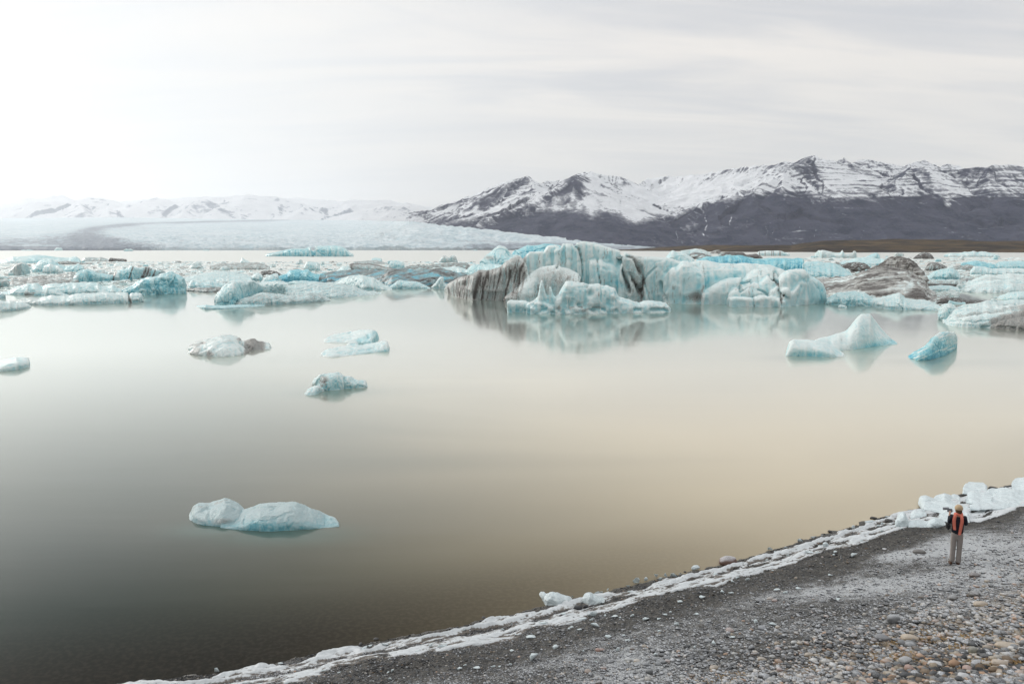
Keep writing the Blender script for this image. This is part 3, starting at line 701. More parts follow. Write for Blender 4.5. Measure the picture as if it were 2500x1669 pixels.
M.append(L([(1805, 718), (1812, 700), (1834, 687), (1850, 690), (1856, 708)], 744, 5, a=.5, ef=.62, plan=3))
M.append(L([(1845, 700), (1852, 690), (1866, 676), (1880, 670), (1889, 680), (1893, 705)], 743, 6, a=.5, ef=.62, plan=3))
M.append(L([(1878, 722), (1882, 708), (1894, 703), (1902, 712), (1905, 726)], 745.5, 3.5, a=.5, ef=.46, plan=2.5))
M.append(L([(1775, 734), (1779, 728), (1792, 724), (1815, 723), (1835, 726), (1859, 721), (1885, 724), (1914, 732), (1927, 740)], [(1775, 744), (1781, 748.5), (1815, 750), (1914, 749), (1927, 746)], 5, a=.4, ef=.36, plan=4))
M.append(L([(1893, 700), (1898, 684), (1908, 670), (1925, 660), (1940, 656), (1963, 655.5), (1970, 668), (1968, 700)], [(1893, 746), (1968, 744)], 9, a=.5, ef=.4, plan=3))
M.append(L([(1905, 716), (1912, 704), (1925, 702), (1931, 712), (1929, 728)], 747.5, 3, a=.5, ef=.46, plan=2))
M.append(L([(1932, 715), (1950, 690), (1968, 664), (1978, 676), (1994, 683), (2007, 692), (2012, 712), (2015, 733)], [(1932, 747), (2015, 738.5)], 10, a=.3, ef=.25, plan=4))
berg('huge pale iceberg with grey striped prow and deep dark cracks', M, vox=.25, amp=.34, fs=3.6, facet=.14, blue=.10, ts=.55, ashf=main_ash, bluf=main_blu, disp=crack_d, sm=1, flute=.06, seed=11)
# small sculpted berg in front of it
f = [
 L(W3((655, 650), (680, 640), (820, 640), (870, 655), (880, 700)), 762, 3, a=.5, ef=.5, plan=3),
 L(W3((820, 680), (870, 640), (935, 592), (947, 480), (965, 445), (1038, 488), (1046, 530), (1012, 600), (1018, 640), (1090, 632), (1115, 690)), 765, 2.4, a=.5, ef=.6, plan=4, nst=90),
 L(W3((1080, 640), (1100, 600), (1125, 575), (1150, 520), (1180, 468), (1215, 464), (1340, 480), (1370, 482), (1400, 490), (1500, 490), (1560, 510), (1615, 525), (1640, 590), (1660, 640)), [(1354, 767), (1441, 766.5), (1520, 765)], 8, a=.4, ef=.5, plan=4),
 L(W3((1400, 640), (1470, 600), (1600, 600), (1690, 612), (1760, 632), (1830, 668), (1880, 645), (1960, 640), (2070, 655), (2105, 690), (2122, 730)), [(1441, 766), (1560, 764), (1638, 762)], 6, a=.5, ef=.55, plan=3),
 L(W3((860, 700), (900, 650), (990, 650), (1080, 690), (1120, 720)), 766, 3, a=.4, ef=.5, plan=3)]
def f_disp(px, py, V, N):
    d = px * 0
    for (x, y, r, k_) in [(1443, 716, 9, .8), (1433, 697, 5, .6), (1303, 746, 5, .5), (1389, 744, 12, .6), (1325, 748, 6, .4), (1455, 755, 9, .7), (1473, 698, 5, .5), (1413, 745, 6, .6)]:
        d -= k_ * np.exp(-((px - x) / r) ** 2 - ((py - y) / r) ** 2)
    d -= .42 * np.exp(-((py - 757 - 3 * vn(np.stack([px / 15, px * 0, px * 0], -1), 6)) / 5.) ** 2) * sstep(fbm(np.stack([px / 11, py / 14, px * 0], -1), 3, 4), -.1, .7)
    d -= .35 * np.exp(-((px - 1468) / 2.) ** 2) * (1 - sstep(py, 725, 745))
    return d
def f_ash(px, py, V):
    v = .45 * np.exp(-((px - 1434) / 3.5) ** 2 - ((py - 697) / 5) ** 2) + .5 * np.exp(-((px - 1462) / 2) ** 2 - ((py - 718) / 7) ** 2)
    v += .4 * np.exp(-((py - 750) / 6) ** 2) * sstep(vn(np.stack([px / 7, py / 5, px * 0], -1), 9), .1, .7) * sstep(px, 1340, 1360) * (1 - sstep(px, 1490, 1520))
    return v + .35 * np.exp(-((px - 1425) / 10) ** 2 - ((py - 758) / 5) ** 2)
berg('low hollowed white iceberg with an upright spire in front of the huge one', f, vox=.17, amp=.28, fs=1.6, facet=.05, blue=.12, ts=1., disp=f_disp, ashf=f_ash, sm=2, seed=21)
# ---------------------------------------------------------------- bergs drifting free on the open water
berg('grey white low berg with brown ash patches and a dark tail on its right', [
 L([(459, 858), (466, 849), (480, 840), (497, 835), (523, 826), (558, 821), (584, 827), (589, 836), (600, 845), (616, 853)], [(459, 862), (480, 866), (512, 869), (543, 871), (592, 866), (616, 857)], 9, a=.62, ef=1.0, plan=2.4),
 L([(590, 846), (594, 836), (617, 831), (630, 838), (660, 840), (664, 848)], [(590, 854), (612, 855), (643, 855), (664, 851.5)], 5, a=.5, ef=.7, plan=3)],
 vox=.12, amp=.28, fs=1.1, facet=.12, blue=.0, ts=1.3, seed=31, dirt=.12,
 ashf=lambda px, py, V: .62 * np.exp(-((px - 512) / 10) ** 2 - ((py - 864) / 6) ** 2) + .55 * np.exp(-((px - 498) / 7) ** 2 - ((py - 838) / 4) ** 2) + .5 * np.exp(-((px - 582) / 6) ** 2 - ((py - 829) / 4) ** 2) + .62 * sstep(px, 592, 600) * (1 - sstep(px, 640, 655)) + .35 * (1 - sstep(px, 480, 505)) * sstep(fbm(V * 1.6, 3, 4), -.2, .4))
berg('pale blue slab berg, the upper of a close pair', [
 L([(792, 834), (809, 821), (835, 815), (860, 811), (885, 806), (901, 805.5), (916, 808), (922, 818), (925, 827)], [(792, 836), (850, 837.5), (908, 841), (925, 829)], 9, a=.72, ef=.95, plan=2.6)],
 vox=.12, amp=.16, fs=1.2, facet=.10, blue=.16, ts=1.2, seed=33, tilt=.35, bluf=lambda px, py, V: .45 * sstep(px + (py - 820) * 1.6, 880, 900) - .1)
berg('pale blue wedge berg with raised right tip, the lower of a close pair', [
 L([(782, 868), (798, 854), (820, 849), (845, 845), (875, 843), (911, 839), (932, 832), (945, 832.5), (949, 856)], [(782, 869), (809, 872.5), (850, 868.5), (900, 862), (949, 857)], 7, a=.75, ef=.85, plan=2.6),
 L([(846, 843), (852, 837), (870, 835), (878, 842)], 850, 3.4, a=.6, plan=2)],
 vox=.11, amp=.16, fs=1.1, facet=.08, blue=.14, ts=1.3, seed=35, bluf=lambda px, py, V: .35 * sstep(py + (px - 880) * .08, 850, 862) * sstep(px, 850, 890) - .08)
berg('small knobbly blue berg with a black ash patch', [
 L([(744, 963), (750, 953), (763, 945), (778, 940), (790, 948), (792, 952)], [(744, 965), (768, 964), (792, 954)], 2.0, a=.5, ef=.8, plan=2.4),
 L([(768, 938), (773, 920), (785, 915), (800, 911), (822, 908), (829, 910), (838, 918), (840, 932)], [(768, 945), (785, 953), (800, 953), (840, 950)], 2.6, a=.5, ef=.7, plan=2.6),
 L([(830, 920), (850, 918), (862, 925), (880, 929), (890, 931), (895, 940)], [(830, 949), (870, 947), (896, 945.5)], 2.2, a=.5, ef=.7, plan=3),
 L([(762, 936), (766, 926), (775, 922), (782, 930)], 939, 1.6, a=.5, plan=2.4)],
 vox=.06, amp=.13, fs=.55, facet=.06, blue=.22, ts=2.4, seed=37,
 ashf=lambda px, py, V: .85 * np.exp(-((px - 790) / 10) ** 2 - ((py - 934) / 17) ** 2) * sstep(fbm(V * 4, 3, 8), -.7, .3) + .3 * np.exp(-((px - 765) / 5) ** 2 - ((py - 937) / 4) ** 2))
berg('pale ice slab cut by the left edge, alone on the water', [
 L([(-40, 884), (0, 883), (25, 877), (41, 873.5), (60, 873), (71, 875), (74, 892)], [(-40, 906), (0, 907), (40, 903), (74, 895)], 5, a=.55, ef=.5, plan=4)],
 vox=.08, amp=.10, fs=.9, blue=.12, ts=1.6, seed=39)
def near_blu(px, py, V): return .55 * sstep(py, 1262, 1288) + .45 * np.exp(-((px - 800) / 22) ** 2 - ((py - 1265) / 10) ** 2) + .35 * np.exp(-((px - 640) / 45) ** 2 - ((py - 1275) / 14) ** 2) - .12
near_ = berg('nearest floating berg, two frosted humps low in dark water', [
 L([(462, 1266), (468, 1251), (474, 1236), (485, 1231), (511, 1232), (538, 1223), (549, 1218), (562, 1221), (583, 1232), (597, 1246), (604, 1262)], [(462, 1269), (480, 1278), (502, 1283), (538, 1284), (570, 1279), (604, 1272)], 2.2, a=.72, ef=.9, plan=2.3),
 L([(540, 1286), (549, 1276), (570, 1264), (590, 1252), (609, 1243), (634, 1234), (677, 1229), (709, 1226), (723, 1227), (751, 1240), (783, 1255), (804, 1266), (828, 1284)], [(540, 1288), (592, 1293.5), (655, 1297), (741, 1292), (804, 1288), (828, 1285)], 2.2, a=.68, ef=.85, plan=2.3)],
 vox=.032, amp=.055, fs=.5, facet=.02, blue=.03, ts=4.5, seed=41, bluf=near_blu,
 ashf=lambda px, py, V: .34 * np.exp(-((px - 545) / 30) ** 2 - ((py - 1273) / 9) ** 2) + .30 * np.exp(-(dseg(px, py, [(474, 1238), (500, 1234), (540, 1224), (556, 1219)]) / 4) ** 2) * sstep(fbm(V * 8, 3, 8), -.4, .3))
near_['wet_ice'] = .75
berg('smooth pale berg with a tall blunt peak and a low left shoulder', [
 L([(1919, 866), (1923, 853), (1929, 835), (1937, 829), (1976, 832), (2008, 838), (2029, 846), (2042, 857), (2061, 868)], [(1919, 869.4), (1976, 869), (2027, 872), (2061, 870)], 6, a=.42, ef=.65, plan=3),
 L([(1985, 832), (2000, 827), (2018, 823), (2057, 812), (2067, 808), (2074, 797), (2085, 783), (2095, 772), (2103, 767), (2124, 766), (2131, 777), (2146, 795), (2163, 817), (2178, 831), (2191, 838)], [(1985, 858), (2046, 857), (2093, 852), (2135, 845), (2191, 840)], 8, a=.5, ef=1.25, plan=2.2)],
 vox=.10, amp=.09, fs=1.5, facet=.04, blue=.24, ts=1., seed=43, sm=1,
 bluf=lambda px, py, V: .55 * sstep(py + (px - 2130) * .28, 828, 846) * sstep(px, 2060, 2110) + .35 * sstep(py, 848, 866) * (1 - sstep(px, 2040, 2060)) - .22,
 ashf=lambda px, py, V: .22 * np.exp(-((px - 2054) / 3.5) ** 2 - ((py - 830) / 9) ** 2))
berg('tilted deep blue glassy berg leaning to the right', [
 L([(2218, 872), (2230, 863), (2242, 855), (2259, 842), (2274, 825), (2290, 814), (2302, 810), (2316, 808.5), (2329, 813), (2335, 826)], [(2218, 873.5), (2242, 880.5), (2274, 878), (2310, 867), (2335, 850)], 4.0, a=.6, ef=.8, plan=2.6, under=.1)],
 vox=.07, amp=.09, fs=.8, facet=.05, blue=.72, ts=1.8, seed=45, flute=.05, tilt=1.0,
 bluf=lambda px, py, V: -.75 * sstep(vn(np.stack([(px * .5 + py) / 2.2, (px - py) / 22, px * 0], -1), 3), .15, .8) + .3 * sstep(py, 850, 870) - .5 * sstep(px + 0 * py, 2300, 2330) * (1 - sstep(py, 830, 850)))
# ---------------------------------------------------------------- crowded pack ice, traced piece by piece
def A1(*p): return [(a * .27246, 560 + b * .27246) for a, b in p]            # left window
def A2(*p): return [(400 + a * .32354, 560 + b * .32354) for a, b in p]      # middle window
def A4(*p): return W4(*p)
def A5(*p): return [(1980 + a * .25515, 560 + b * .25515) for a, b in p]     # right window
def auto(label, top, base, t=None, **k):
    """one floe of the pack; mesh detail follows its size in the picture"""
    xs = [p[0] for p in top]; w = max(xs) - min(xs); b = base if np.isscalar(base) else max(p[1] for p in base)
    Yd = on_z(1250, b)[1]; mpp = Yd / F                        # metres per photograph pixel
    hgt = (b - min(p[1] for p in top)) * mpp
    t = t or max(w * mpp * .38, hgt * 1.1)
    lk = {kk: k.pop(kk) for kk in ('a', 'ef', 'eb', 'plan') if kk in k}; lk.setdefault('a', .45); lk.setdefault('ef', .75)
    fs = k.pop('fs', np.clip(hgt * .45, .4, 5.))
    k.setdefault('amp', hgt * .09); k.setdefault('facet', hgt * .045); k.setdefault('ts', 1.9 / fs)
    ex = k.pop('extra', [])
    return berg(label, [dict(top=top, base=base, t=t, jag=k.pop('jag', 1.2 if Yd < 500 else .6), seed=int(w * 7) % 91, bj=.32 if Yd < 330 else .08, **lk)] + ex, vox=max(1.1 * mpp, .06) if Yd < 700 else 1.6 * mpp, fs=fs, **k)
GL = 'ice floes crowded on the left'; GR = 'ice floes crowded on the right'
auto('long rounded white floe with one brown crack near its right end, left foreground', A1((70, 650), (280, 620), (350, 620), (400, 612), (450, 600), (600, 600), (700, 578), (1000, 570), (1150, 572), (1230, 565), (1270, 580), (1287, 630)), A1((70, 668), (270, 672), (400, 682), (700, 674), (1170, 658), (1287, 648)), 13, ef=.6, group=GL, blue=.08,
     ashf=lambda px, py, V: .75 * np.exp(-(dseg(px, py, A1((1150, 570), (1165, 620), (1175, 660))) / 2) ** 2) + .2 * (1 - sstep(px, 90, 105)), disp=lambda px, py, V, N: -.5 * np.exp(-((px - 316) / 2.5) ** 2))
auto('snowy blue tinted hummocks behind the long rounded floe', A1((0, 600), (60, 570), (130, 530), (200, 505), (250, 490), (330, 490), (380, 515), (420, 500), (480, 488), (700, 480), (880, 478), (905, 510), (960, 520), (1010, 500), (1085, 545)), 719, 18, group=GL, blue=.25)
auto('bright blue cliffed block at the left pack edge, its face mirrored in the water', A1((1080, 560), (1200, 500), (1270, 450), (1340, 435), (1420, 428), (1480, 398), (1530, 380), (1590, 410), (1650, 440), (1663, 500), (1666, 560)), A1((1080, 580), (1280, 586), (1666, 573)), 14, a=.3, ef=.42, plan=5, group=GL, blue=.46, ts=.5)
auto('low flat snow topped floe touching the left edge', [(-60, 738), (0, 734), (35, 737), (65, 741), (76, 748)], [(-60, 758), (0, 760), (40, 757), (76, 751)], 9, group=GL, blue=.05)
auto('small white fin of ice standing on the left hummocks', A1((400, 600), (408, 560), (422, 530), (450, 538), (520, 552), (620, 590)), A1((400, 604), (620, 604)), 5, group=GL)
def f1ash(px, py, V): return sum(a * np.exp(-((px - x + (py - 665) * .35) / w) ** 2) for x, w, a in [(283, 2.5, .95), (320, 1.5, .9), (352, 2, .8), (360, 2, .85), (366, 1.6, .8), (376, 1.6, .9), (354, 8, .3), (395, 10, .3)])
auto('blue ice wall split by black ash bands, left of the pack', A1((640, 450), (720, 370), (780, 355), (870, 385), (1010, 410), (1020, 408), (1050, 375), (1170, 338), (1230, 345), (1290, 338), (1380, 368), (1470, 375), (1478, 400)), A1((470, 480), (650, 477), (1200, 450), (1478, 405)), 22, ef=.45, a=.35, group=GL, blue=.42, ashf=f1ash)
auto('grey streaked gentle ice slope at the far left', A1((-200, 450), (0, 455), (100, 440), (350, 425), (500, 410), (640, 382), (690, 400), (700, 440)), A1((-200, 520), (0, 510), (300, 500), (500, 485), (700, 475)), 40, a=.8, ef=1., group=GL, dirt=.48, blue=.1, tilt=.5)
auto('upright pale wedge of ice with grey left face, far left', A1((80, 400), (110, 360), (150, 310), (190, 300), (240, 308), (258, 340), (260, 385)), A1((80, 408), (150, 418), (260, 395)), 14, a=.4, ef=.5, group=GL, blue=.18, ashf=lambda px, py, V: .3 * (1 - sstep(px, 50, 56)))
auto('long pale blue ridge at the back of the left pack', A1((-200, 300), (0, 288), (60, 270), (120, 250), (240, 240), (350, 230), (480, 248), (620, 256), (680, 242), (710, 262), (720, 285)), 642.5, 90, group=GL, blue=.32, ts=.12)
auto('blue white hummock in front of the back ridge, left', A1((290, 350), (330, 310), (370, 280), (460, 270), (520, 310), (580, 330), (700, 308), (745, 340)), 664, 30, group=GL, blue=.34)
auto('pale rounded ice mound with a cream face, left', A1((385, 365), (400, 325), (450, 310), (520, 330), (560, 365)), 668, 14, group=GL, blue=.05)
auto('faint brown striped low berg at the back left', A1((735, 275), (760, 256), (790, 250), (880, 255), (900, 248), (950, 264), (990, 280)), 638, 60, group=GL, dirt=.35)
auto('dark brown log shaped ice far back left', A1((978, 270), (985, 256), (1060, 264), (1130, 266), (1137, 278)), 638.5, 15, group=GL, dirt=1.0, ef=.5)
auto('dark ledge of dirty ice under the back left ridge', A1((520, 292), (600, 282), (740, 300), (820, 300), (830, 310)), 645.5, 20, group=GL, dirt=.6)
auto('grey stump of ice cut by the left edge', A1((-80, 460), (0, 448), (60, 450), (84, 480), (85, 505)), A1((-80, 520), (85, 512)), 7, group=GL, dirt=.3, ef=.5)
auto('tall white rounded berg with blue folds at the left pack edge', A2((384, 530), (390, 505), (400, 490), (440, 450), (480, 420), (520, 400), (560, 392), (680, 390), (715, 410), (740, 445), (742, 470)), A2((384, 556), (400, 570), (530, 570), (640, 540), (742, 485)), 13, a=.45, ef=.6, group=GL, blue=.22, bluf=lambda px, py, V: .3 * sstep(py - (px - 530) * -.35, 730, 748))
auto('square white block leaning behind the tall rounded berg', A2((700, 400), (760, 398), (900, 392), (935, 412), (942, 440), (947, 475)), A2((700, 470), (947, 488)), 9, ef=.45, plan=5, group=GL, blue=.12)
auto('grey frosted low floe in front of the tall rounded berg', A2((540, 552), (600, 522), (660, 505), (740, 476), (860, 490), (1000, 502), (1100, 476), (1180, 490), (1230, 515), (1258, 528)), A2((540, 568), (700, 572), (900, 565), (1100, 552), (1258, 538)), 9, ef=.8, a=.55, group=GL, dirt=.22)
auto('thin dark edged ice sheet barely above the water', A2((244, 578), (290, 574), (400, 572), (560, 570), (700, 568), (762, 572)), A2((244, 582), (310, 603), (450, 600), (640, 588), (762, 576)), 6, a=.6, ef=.5, group=GL, blue=.45, amp=.05)
auto('wide grey white floe tapering to a point on its right', A2((920, 425), (1000, 415), (1200, 404), (1350, 410), (1430, 430), (1500, 460), (1560, 480), (1645, 488)), A2((920, 500), (1100, 512), (1300, 516), (1560, 495), (1645, 492)), 22, a=.75, ef=1., plan=2.5, group=GL, dirt=.16)
auto('smooth white dome of ice before the dark blue bank', A2((1280, 400), (1340, 370), (1400, 353), (1480, 348), (1580, 368), (1650, 415), (1722, 448)), A2((1280, 440), (1500, 462), (1722, 456)), 15, a=.5, ef=.9, group=GL, blue=.1)
auto('dark teal and black streaked bank of ice beside the huge iceberg', A2((1180, 335), (1300, 318), (1450, 303), (1650, 310), (1800, 293), (1900, 310), (2100, 300), (2250, 330), (2290, 350)), A2((1180, 400), (1500, 400), (1720, 440), (2000, 425), (2290, 395)), 38, a=.7, ef=.9, group=GL, blue=1.0, dirt=.55, tilt=.25, ts=.35)
auto('deep blue glassy slab in the middle of the left pack', A2((755, 398), (850, 365), (930, 338), (955, 312), (1090, 306), (1108, 330), (1180, 345), (1260, 380)), A2((755, 404), (930, 392), (1260, 400)), 20, a=.4, ef=.6, group=GL, blue=.85, ts=.5)
auto('small jagged blue white floe at the edge before the dark bank', A2((1700, 438), (1740, 410), (1780, 380), (1830, 390), (1900, 390), (1960, 420), (2010, 442)), A2((1700, 446), (2010, 446)), 9, group=GL, blue=.3)
auto('white tooth of ice left of the striped prow', A2((2020, 435), (2050, 405), (2090, 356), (2108, 362), (2112, 400), (2130, 420), (2185, 408), (2192, 440)), A2((2020, 446), (2192, 448)), 6, ef=.5, group=GL, blue=.05)
auto('cream berg with brown layered top in the middle distance', A2((1398, 270), (1430, 256), (1560, 262), (1640, 275), (1720, 293), (1740, 300)), A2((1398, 308), (1740, 308)), 30, ef=.5, group=GL, dirt=.35, ashf=lambda px, py, V: .75 * np.exp(-(dseg(px, py, A2((1400, 262), (1560, 262), (1720, 292))) / 2.2) ** 2) + .7 * np.exp(-((px - 858) / 4) ** 2))
auto('pale square topped block left of the middle distance', A2((1060, 292), (1080, 244), (1160, 250), (1172, 275), (1178, 305)), 661, 18, ef=.5, group=GL, blue=.2)
auto('small light blue block before the far water, middle', A2((1568, 222), (1600, 214), (1642, 218), (1648, 240)), 640, 20, group=GL, blue=.35)
auto('blue green block with rounded top right of the brown layered berg', A2((1700, 262), (1715, 240), (1800, 243), (1812, 262), (1815, 292)), 656, 22, ef=.5, group=GL, blue=.3)
auto('brown stained flat ice behind the brown layered berg', A2((1430, 245), (1600, 234), (1640, 245), (1690, 255)), 645, 40, group=GL, dirt=.4)
auto('long grey black ridge of dirty ice near the huge iceberg', A2((1820, 285), (1860, 272), (2000, 270), (2150, 254), (2280, 250), (2315, 275), (2330, 300)), 661, 45, a=.6, group=GL, dirt=.6, blue=.4)
auto('tiny twin towered berg alone before the far water', [(1072, 639), (1077, 632), (1081, 625), (1088, 624), (1092, 629), (1097, 630), (1100, 623.5), (1110, 624), (1114, 633), (1117, 640)], 641, 18, ef=.4, group=GL, dirt=.25, blue=.15)
auto('far blue berg split in two standing in open water', [(650, 623), (655, 620), (675, 616), (690, 612), (711, 609), (735, 607), (749, 606), (757, 602), (765, 610), (768, 600.5), (800, 601), (830, 601.5), (845, 609), (852, 616), (861, 621)], [(650, 626), (861, 626.5)], 60, ef=.5, a=.4, blue=.42, ts=.12, disp=lambda px, py, V, N: -5. * np.exp(-((px - 764) / 3.5) ** 2))
auto('white pyramid of snow covered ice left of the brown layered berg', A2((1285, 328), (1320, 300), (1355, 279), (1400, 287), (1425, 320)), 667, 18, group=GL)
auto('pale snowy slope between dark ridge and huge iceberg', A2((1920, 315), (2000, 300), (2100, 288), (2200, 279), (2280, 300), (2295, 335)), A2((1920, 330), (2295, 340)), 26, group=GL, blue=.15)
auto('light blue tilted slab touching the striped prow', W3((290, 365), (335, 315), (420, 312), (600, 318), (640, 350), (650, 420)), W3((290, 410), (650, 440)), 18, a=.7, group=GL, blue=.35)
auto('pale blue low floe left of the tall rounded berg', A2((178, 445), (195, 405), (215, 386), (290, 402), (350, 390), (420, 402), (480, 408)), A2((178, 456), (480, 452)), 11, group=GL, blue=.28)
auto('flat grey brown ice raft at the left pack edge', A2((165, 446), (250, 440), (300, 444), (420, 436), (445, 448)), A2((165, 462), (300, 475), (445, 470)), 8, a=.6, group=GL, dirt=.6)
auto('broad pale ice field in the middle of the left pack', A2((100, 385), (220, 350), (350, 325), (480, 318), (600, 328), (660, 355)), A2((100, 395), (660, 400)), 40, a=.8, ef=1., group=GL, blue=.2, dirt=.1)
auto('brown streaked rough ice in the left middle distance', A2((350, 275), (420, 262), (560, 252), (640, 255), (700, 248), (800, 285)), 658, 45, a=.6, group=GL, dirt=.42, blue=.1)
auto('small dark brown hump of ice, middle of the left pack', A2((715, 335), (740, 318), (800, 310), (860, 325), (888, 340)), 673, 15, group=GL, dirt=1.0)
auto('white broken chunk beside the brown hump', A2((740, 388), (770, 355), (800, 338), (860, 338), (885, 370), (880, 390)), 688, 9, group=GL, jag=2.5)
auto('cream broken chunk left of the brown hump', A2((650, 375), (690, 342), (732, 335), (742, 360), (742, 386)), 686, 8, group=GL, jag=2.5)
auto('long pale floe before the dark blue bank', A2((930, 398), (1010, 388), (1120, 392), (1200, 402), (1220, 410)), A2((930, 412), (1220, 415)), 9, group=GL, blue=.3)
auto('pale blue rounded berg in the left middle distance', A2((190, 290), (215, 258), (250, 250), (285, 270), (300, 292)), 656, 22, group=GL, blue=.25, dirt=.25)
auto('small white pinnacle at the back edge of the left pack', A2((575, 245), (592, 210), (605, 225), (640, 240), (650, 252)), 642, 20, group=GL, blue=.15)
# behind and around the huge iceberg
auto('pointed pale blue peak rising behind the striped prow', W3((420, 280), (480, 230), (530, 185), (575, 146), (590, 150), (640, 172), (665, 208), (700, 230), (760, 240), (790, 262)), 655, 45, ef=.9, a=.6, blue=.32, ts=.25, facet=.9, ashf=lambda px, py, V: .4 * np.exp(-((px - 1195) / 18) ** 2 - ((py - 631) / 6) ** 2))
auto('bright blue jagged ridge showing over the left of the huge iceberg', W3((690, 230), (730, 185), (790, 165), (850, 152), (920, 150), (975, 138), (1060, 148), (1120, 152), (1160, 170)), 650, 40, blue=.72, ts=.25, facet=.8)
auto('rounded white hump looking over the centre of the huge iceberg', A4((300, 320), (340, 260), (370, 225), (420, 250), (480, 255), (540, 290), (600, 330)), 655, 30, blue=.2)
auto('long vivid blue ice bank behind the right half of the huge iceberg', A4((640, 335), (750, 308), (850, 296), (950, 289), (1130, 289), (1200, 308), (1300, 326), (1500, 324), (1800, 326), (1812, 350), (1812, 385)), 668, 38, a=.5, ef=.7, blue=.88, ts=.22, tilt=.1)
auto('small white knob on the blue bank behind the huge iceberg', A4((665, 375), (690, 330), (720, 312), (750, 325), (757, 375)), 662, 8, blue=.05)
auto('pale far berg with a dirty foot behind the blue bank', A4((445, 255), (470, 232), (540, 230), (640, 214), (700, 225), (760, 250), (810, 290)), 630, 80, blue=.15, dirt=.15, ts=.12)
auto('grey brown mound below the pale far berg', A4((545, 290), (600, 250), (680, 262), (760, 285), (800, 300)), 632.5, 60, dirt=1.0, ts=.14)
auto('low dark and white berg far behind the blue bank', A4((780, 262), (820, 240), (850, 230), (890, 228), (915, 262)), 619.5, 60, dirt=.6, ts=.1)
auto('long dark grey dirty ice strip far behind the blue bank', A4((880, 262), (1000, 254), (1150, 258), (1180, 280), (1290, 270), (1345, 300), (1362, 318)), 631, 60, dirt=1.2, ts=.12)
auto('flat topped white berg with thin black vertical stripes', A4((1303, 285), (1312, 245), (1330, 238), (1450, 236), (1560, 238), (1600, 250), (1665, 262), (1668, 290)), 624.5, 60, ef=.35, plan=5, blue=.1, ts=.1, amp=.2, ashf=lambda px, py, V: sum(.7 * np.exp(-((px - x) / .9) ** 2) for x in (1854, 1868, 1884, 1888, 1903, 1906, 1915)) * (1 - sstep(px, 1906, 1922)))
# right hand pack
auto('great dirty grey ice mound with furrowed crest, right', A5((-100, 500), (0, 478), (150, 468), (350, 458), (480, 410), (600, 385), (760, 375), (900, 395), (1000, 440), (1080, 500), (1120, 570), (1190, 640), (1196, 670)), A5((-100, 600), (130, 610), (400, 640), (700, 660), (1000, 680), (1130, 700), (1196, 692)), 60, a=.85, ef=1., eb=.7, plan=3.5, dirt=.62, blue=-.1, tilt=.15, ts=.42, amp=.5, group=GR,
     extra=[L(A5((480, 420), (600, 355), (680, 320), (720, 290), (760, 262), (860, 254), (930, 278), (980, 320), (1060, 400), (1135, 500)), A5((480, 470), (1135, 520)), 16, a=.5, ef=.8, plan=3, Y=None)], ashf=lambda px, py, V: .55 * (1 - sstep(py, 655, 672)) + .45 * sstep(rid(V * (.25, .25, .9), 3, 3), .2, .9) * (1 - sstep(py, 640, 668)))
auto('smooth blue green lumps at the water edge below the dirty mound', A5((142, 700), (160, 665), (190, 640), (260, 608), (400, 600), (500, 610), (560, 640), (610, 690)), A5((142, 715), (300, 728), (610, 738)), 11, ef=.6, group=GR, blue=.32)
auto('low snow white floe spreading along the right water edge', A5((560, 660), (700, 650), (790, 625), (850, 606), (880, 650), (1000, 680), (1100, 690), (1200, 710), (1240, 740)), A5((560, 735), (700, 760), (900, 768), (1240, 778)), 12, ef=.8, a=.6, group=GR, blue=.15)
auto('small white lump alone just off the right water edge', A5((258, 740), (270, 722), (300, 715), (345, 738)), A5((258, 748), (345, 752)), 1.6, group=GR)
auto('right foreground berg with sooty furrowed lower right', A5((1262, 880), (1300, 838), (1400, 742), (1500, 728), (1700, 720), (1870, 740), (2038, 722), (2300, 750), (2500, 800)), A5((1262, 905), (1350, 925), (1480, 935), (1650, 940), (2038, 965), (2500, 965)), 20, a=.65, ef=.85, plan=4, group=GR, dirt=.10, blue=.05, amp=.4, ts=.8,
     ashf=lambda px, py, V: .6 * sstep(py + (px - 2400) * .3, 775, 790) * sstep(px, 2405, 2430) + .30 * np.exp(-(dseg(px, py, A5((1400, 830), (1600, 800), (2038, 740))) / 4) ** 2),
     disp=lambda px, py, V, N: -.5 * np.exp(-(dseg(px, py, A5((1640, 935), (1800, 860), (2050, 800))) / 4) ** 2) - .35 * np.exp(-(dseg(px, py, A5((1400, 840), (1700, 790), (2050, 760))) / 3) ** 2),
     extra=[L(A5((1235, 800), (1240, 760), (1262, 735), (1330, 718), (1385, 735), (1398, 770), (1402, 810)), A5((1237, 863), (1290, 868), (1402, 850)), 7, a=.4, ef=.5, plan=3)])
auto('small clear blue plate behind the right foreground berg', A5((1312, 700), (1320, 678), (1340, 680), (1480, 702)), 742, 4, group=GR, blue=.5)
auto('dark gravelly ice strip behind the right foreground berg', A5((1195, 695), (1230, 668), (1320, 652), (1420, 665), (1560, 688), (1700, 696)), 740.5, 8, group=GR, dirt=1.4)
auto('pale low floe behind the right foreground berg, reaching the frame', A5((1580, 710), (1690, 684), (1870, 688), (1920, 678), (2100, 684), (2300, 700)), 745.5, 9, group=GR, blue=.12)
auto('broad pale cracked floe filling the right middle of the pack', A5((1415, 565), (1480, 520), (1560, 485), (1650, 455), (1700, 445), (1900, 428), (2100, 430), (2400, 450)), A5((1415, 575), (1480, 598), (1700, 605), (2400, 605)), 36, a=.8, ef=1., plan=3, group=GR, blue=.08, dirt=.15, ts=.5)
auto('white rounded hump under the broad cracked floe', A5((1480, 592), (1530, 555), (1600, 540), (1660, 560), (1690, 595)), 713, 6, group=GR, blue=.08)
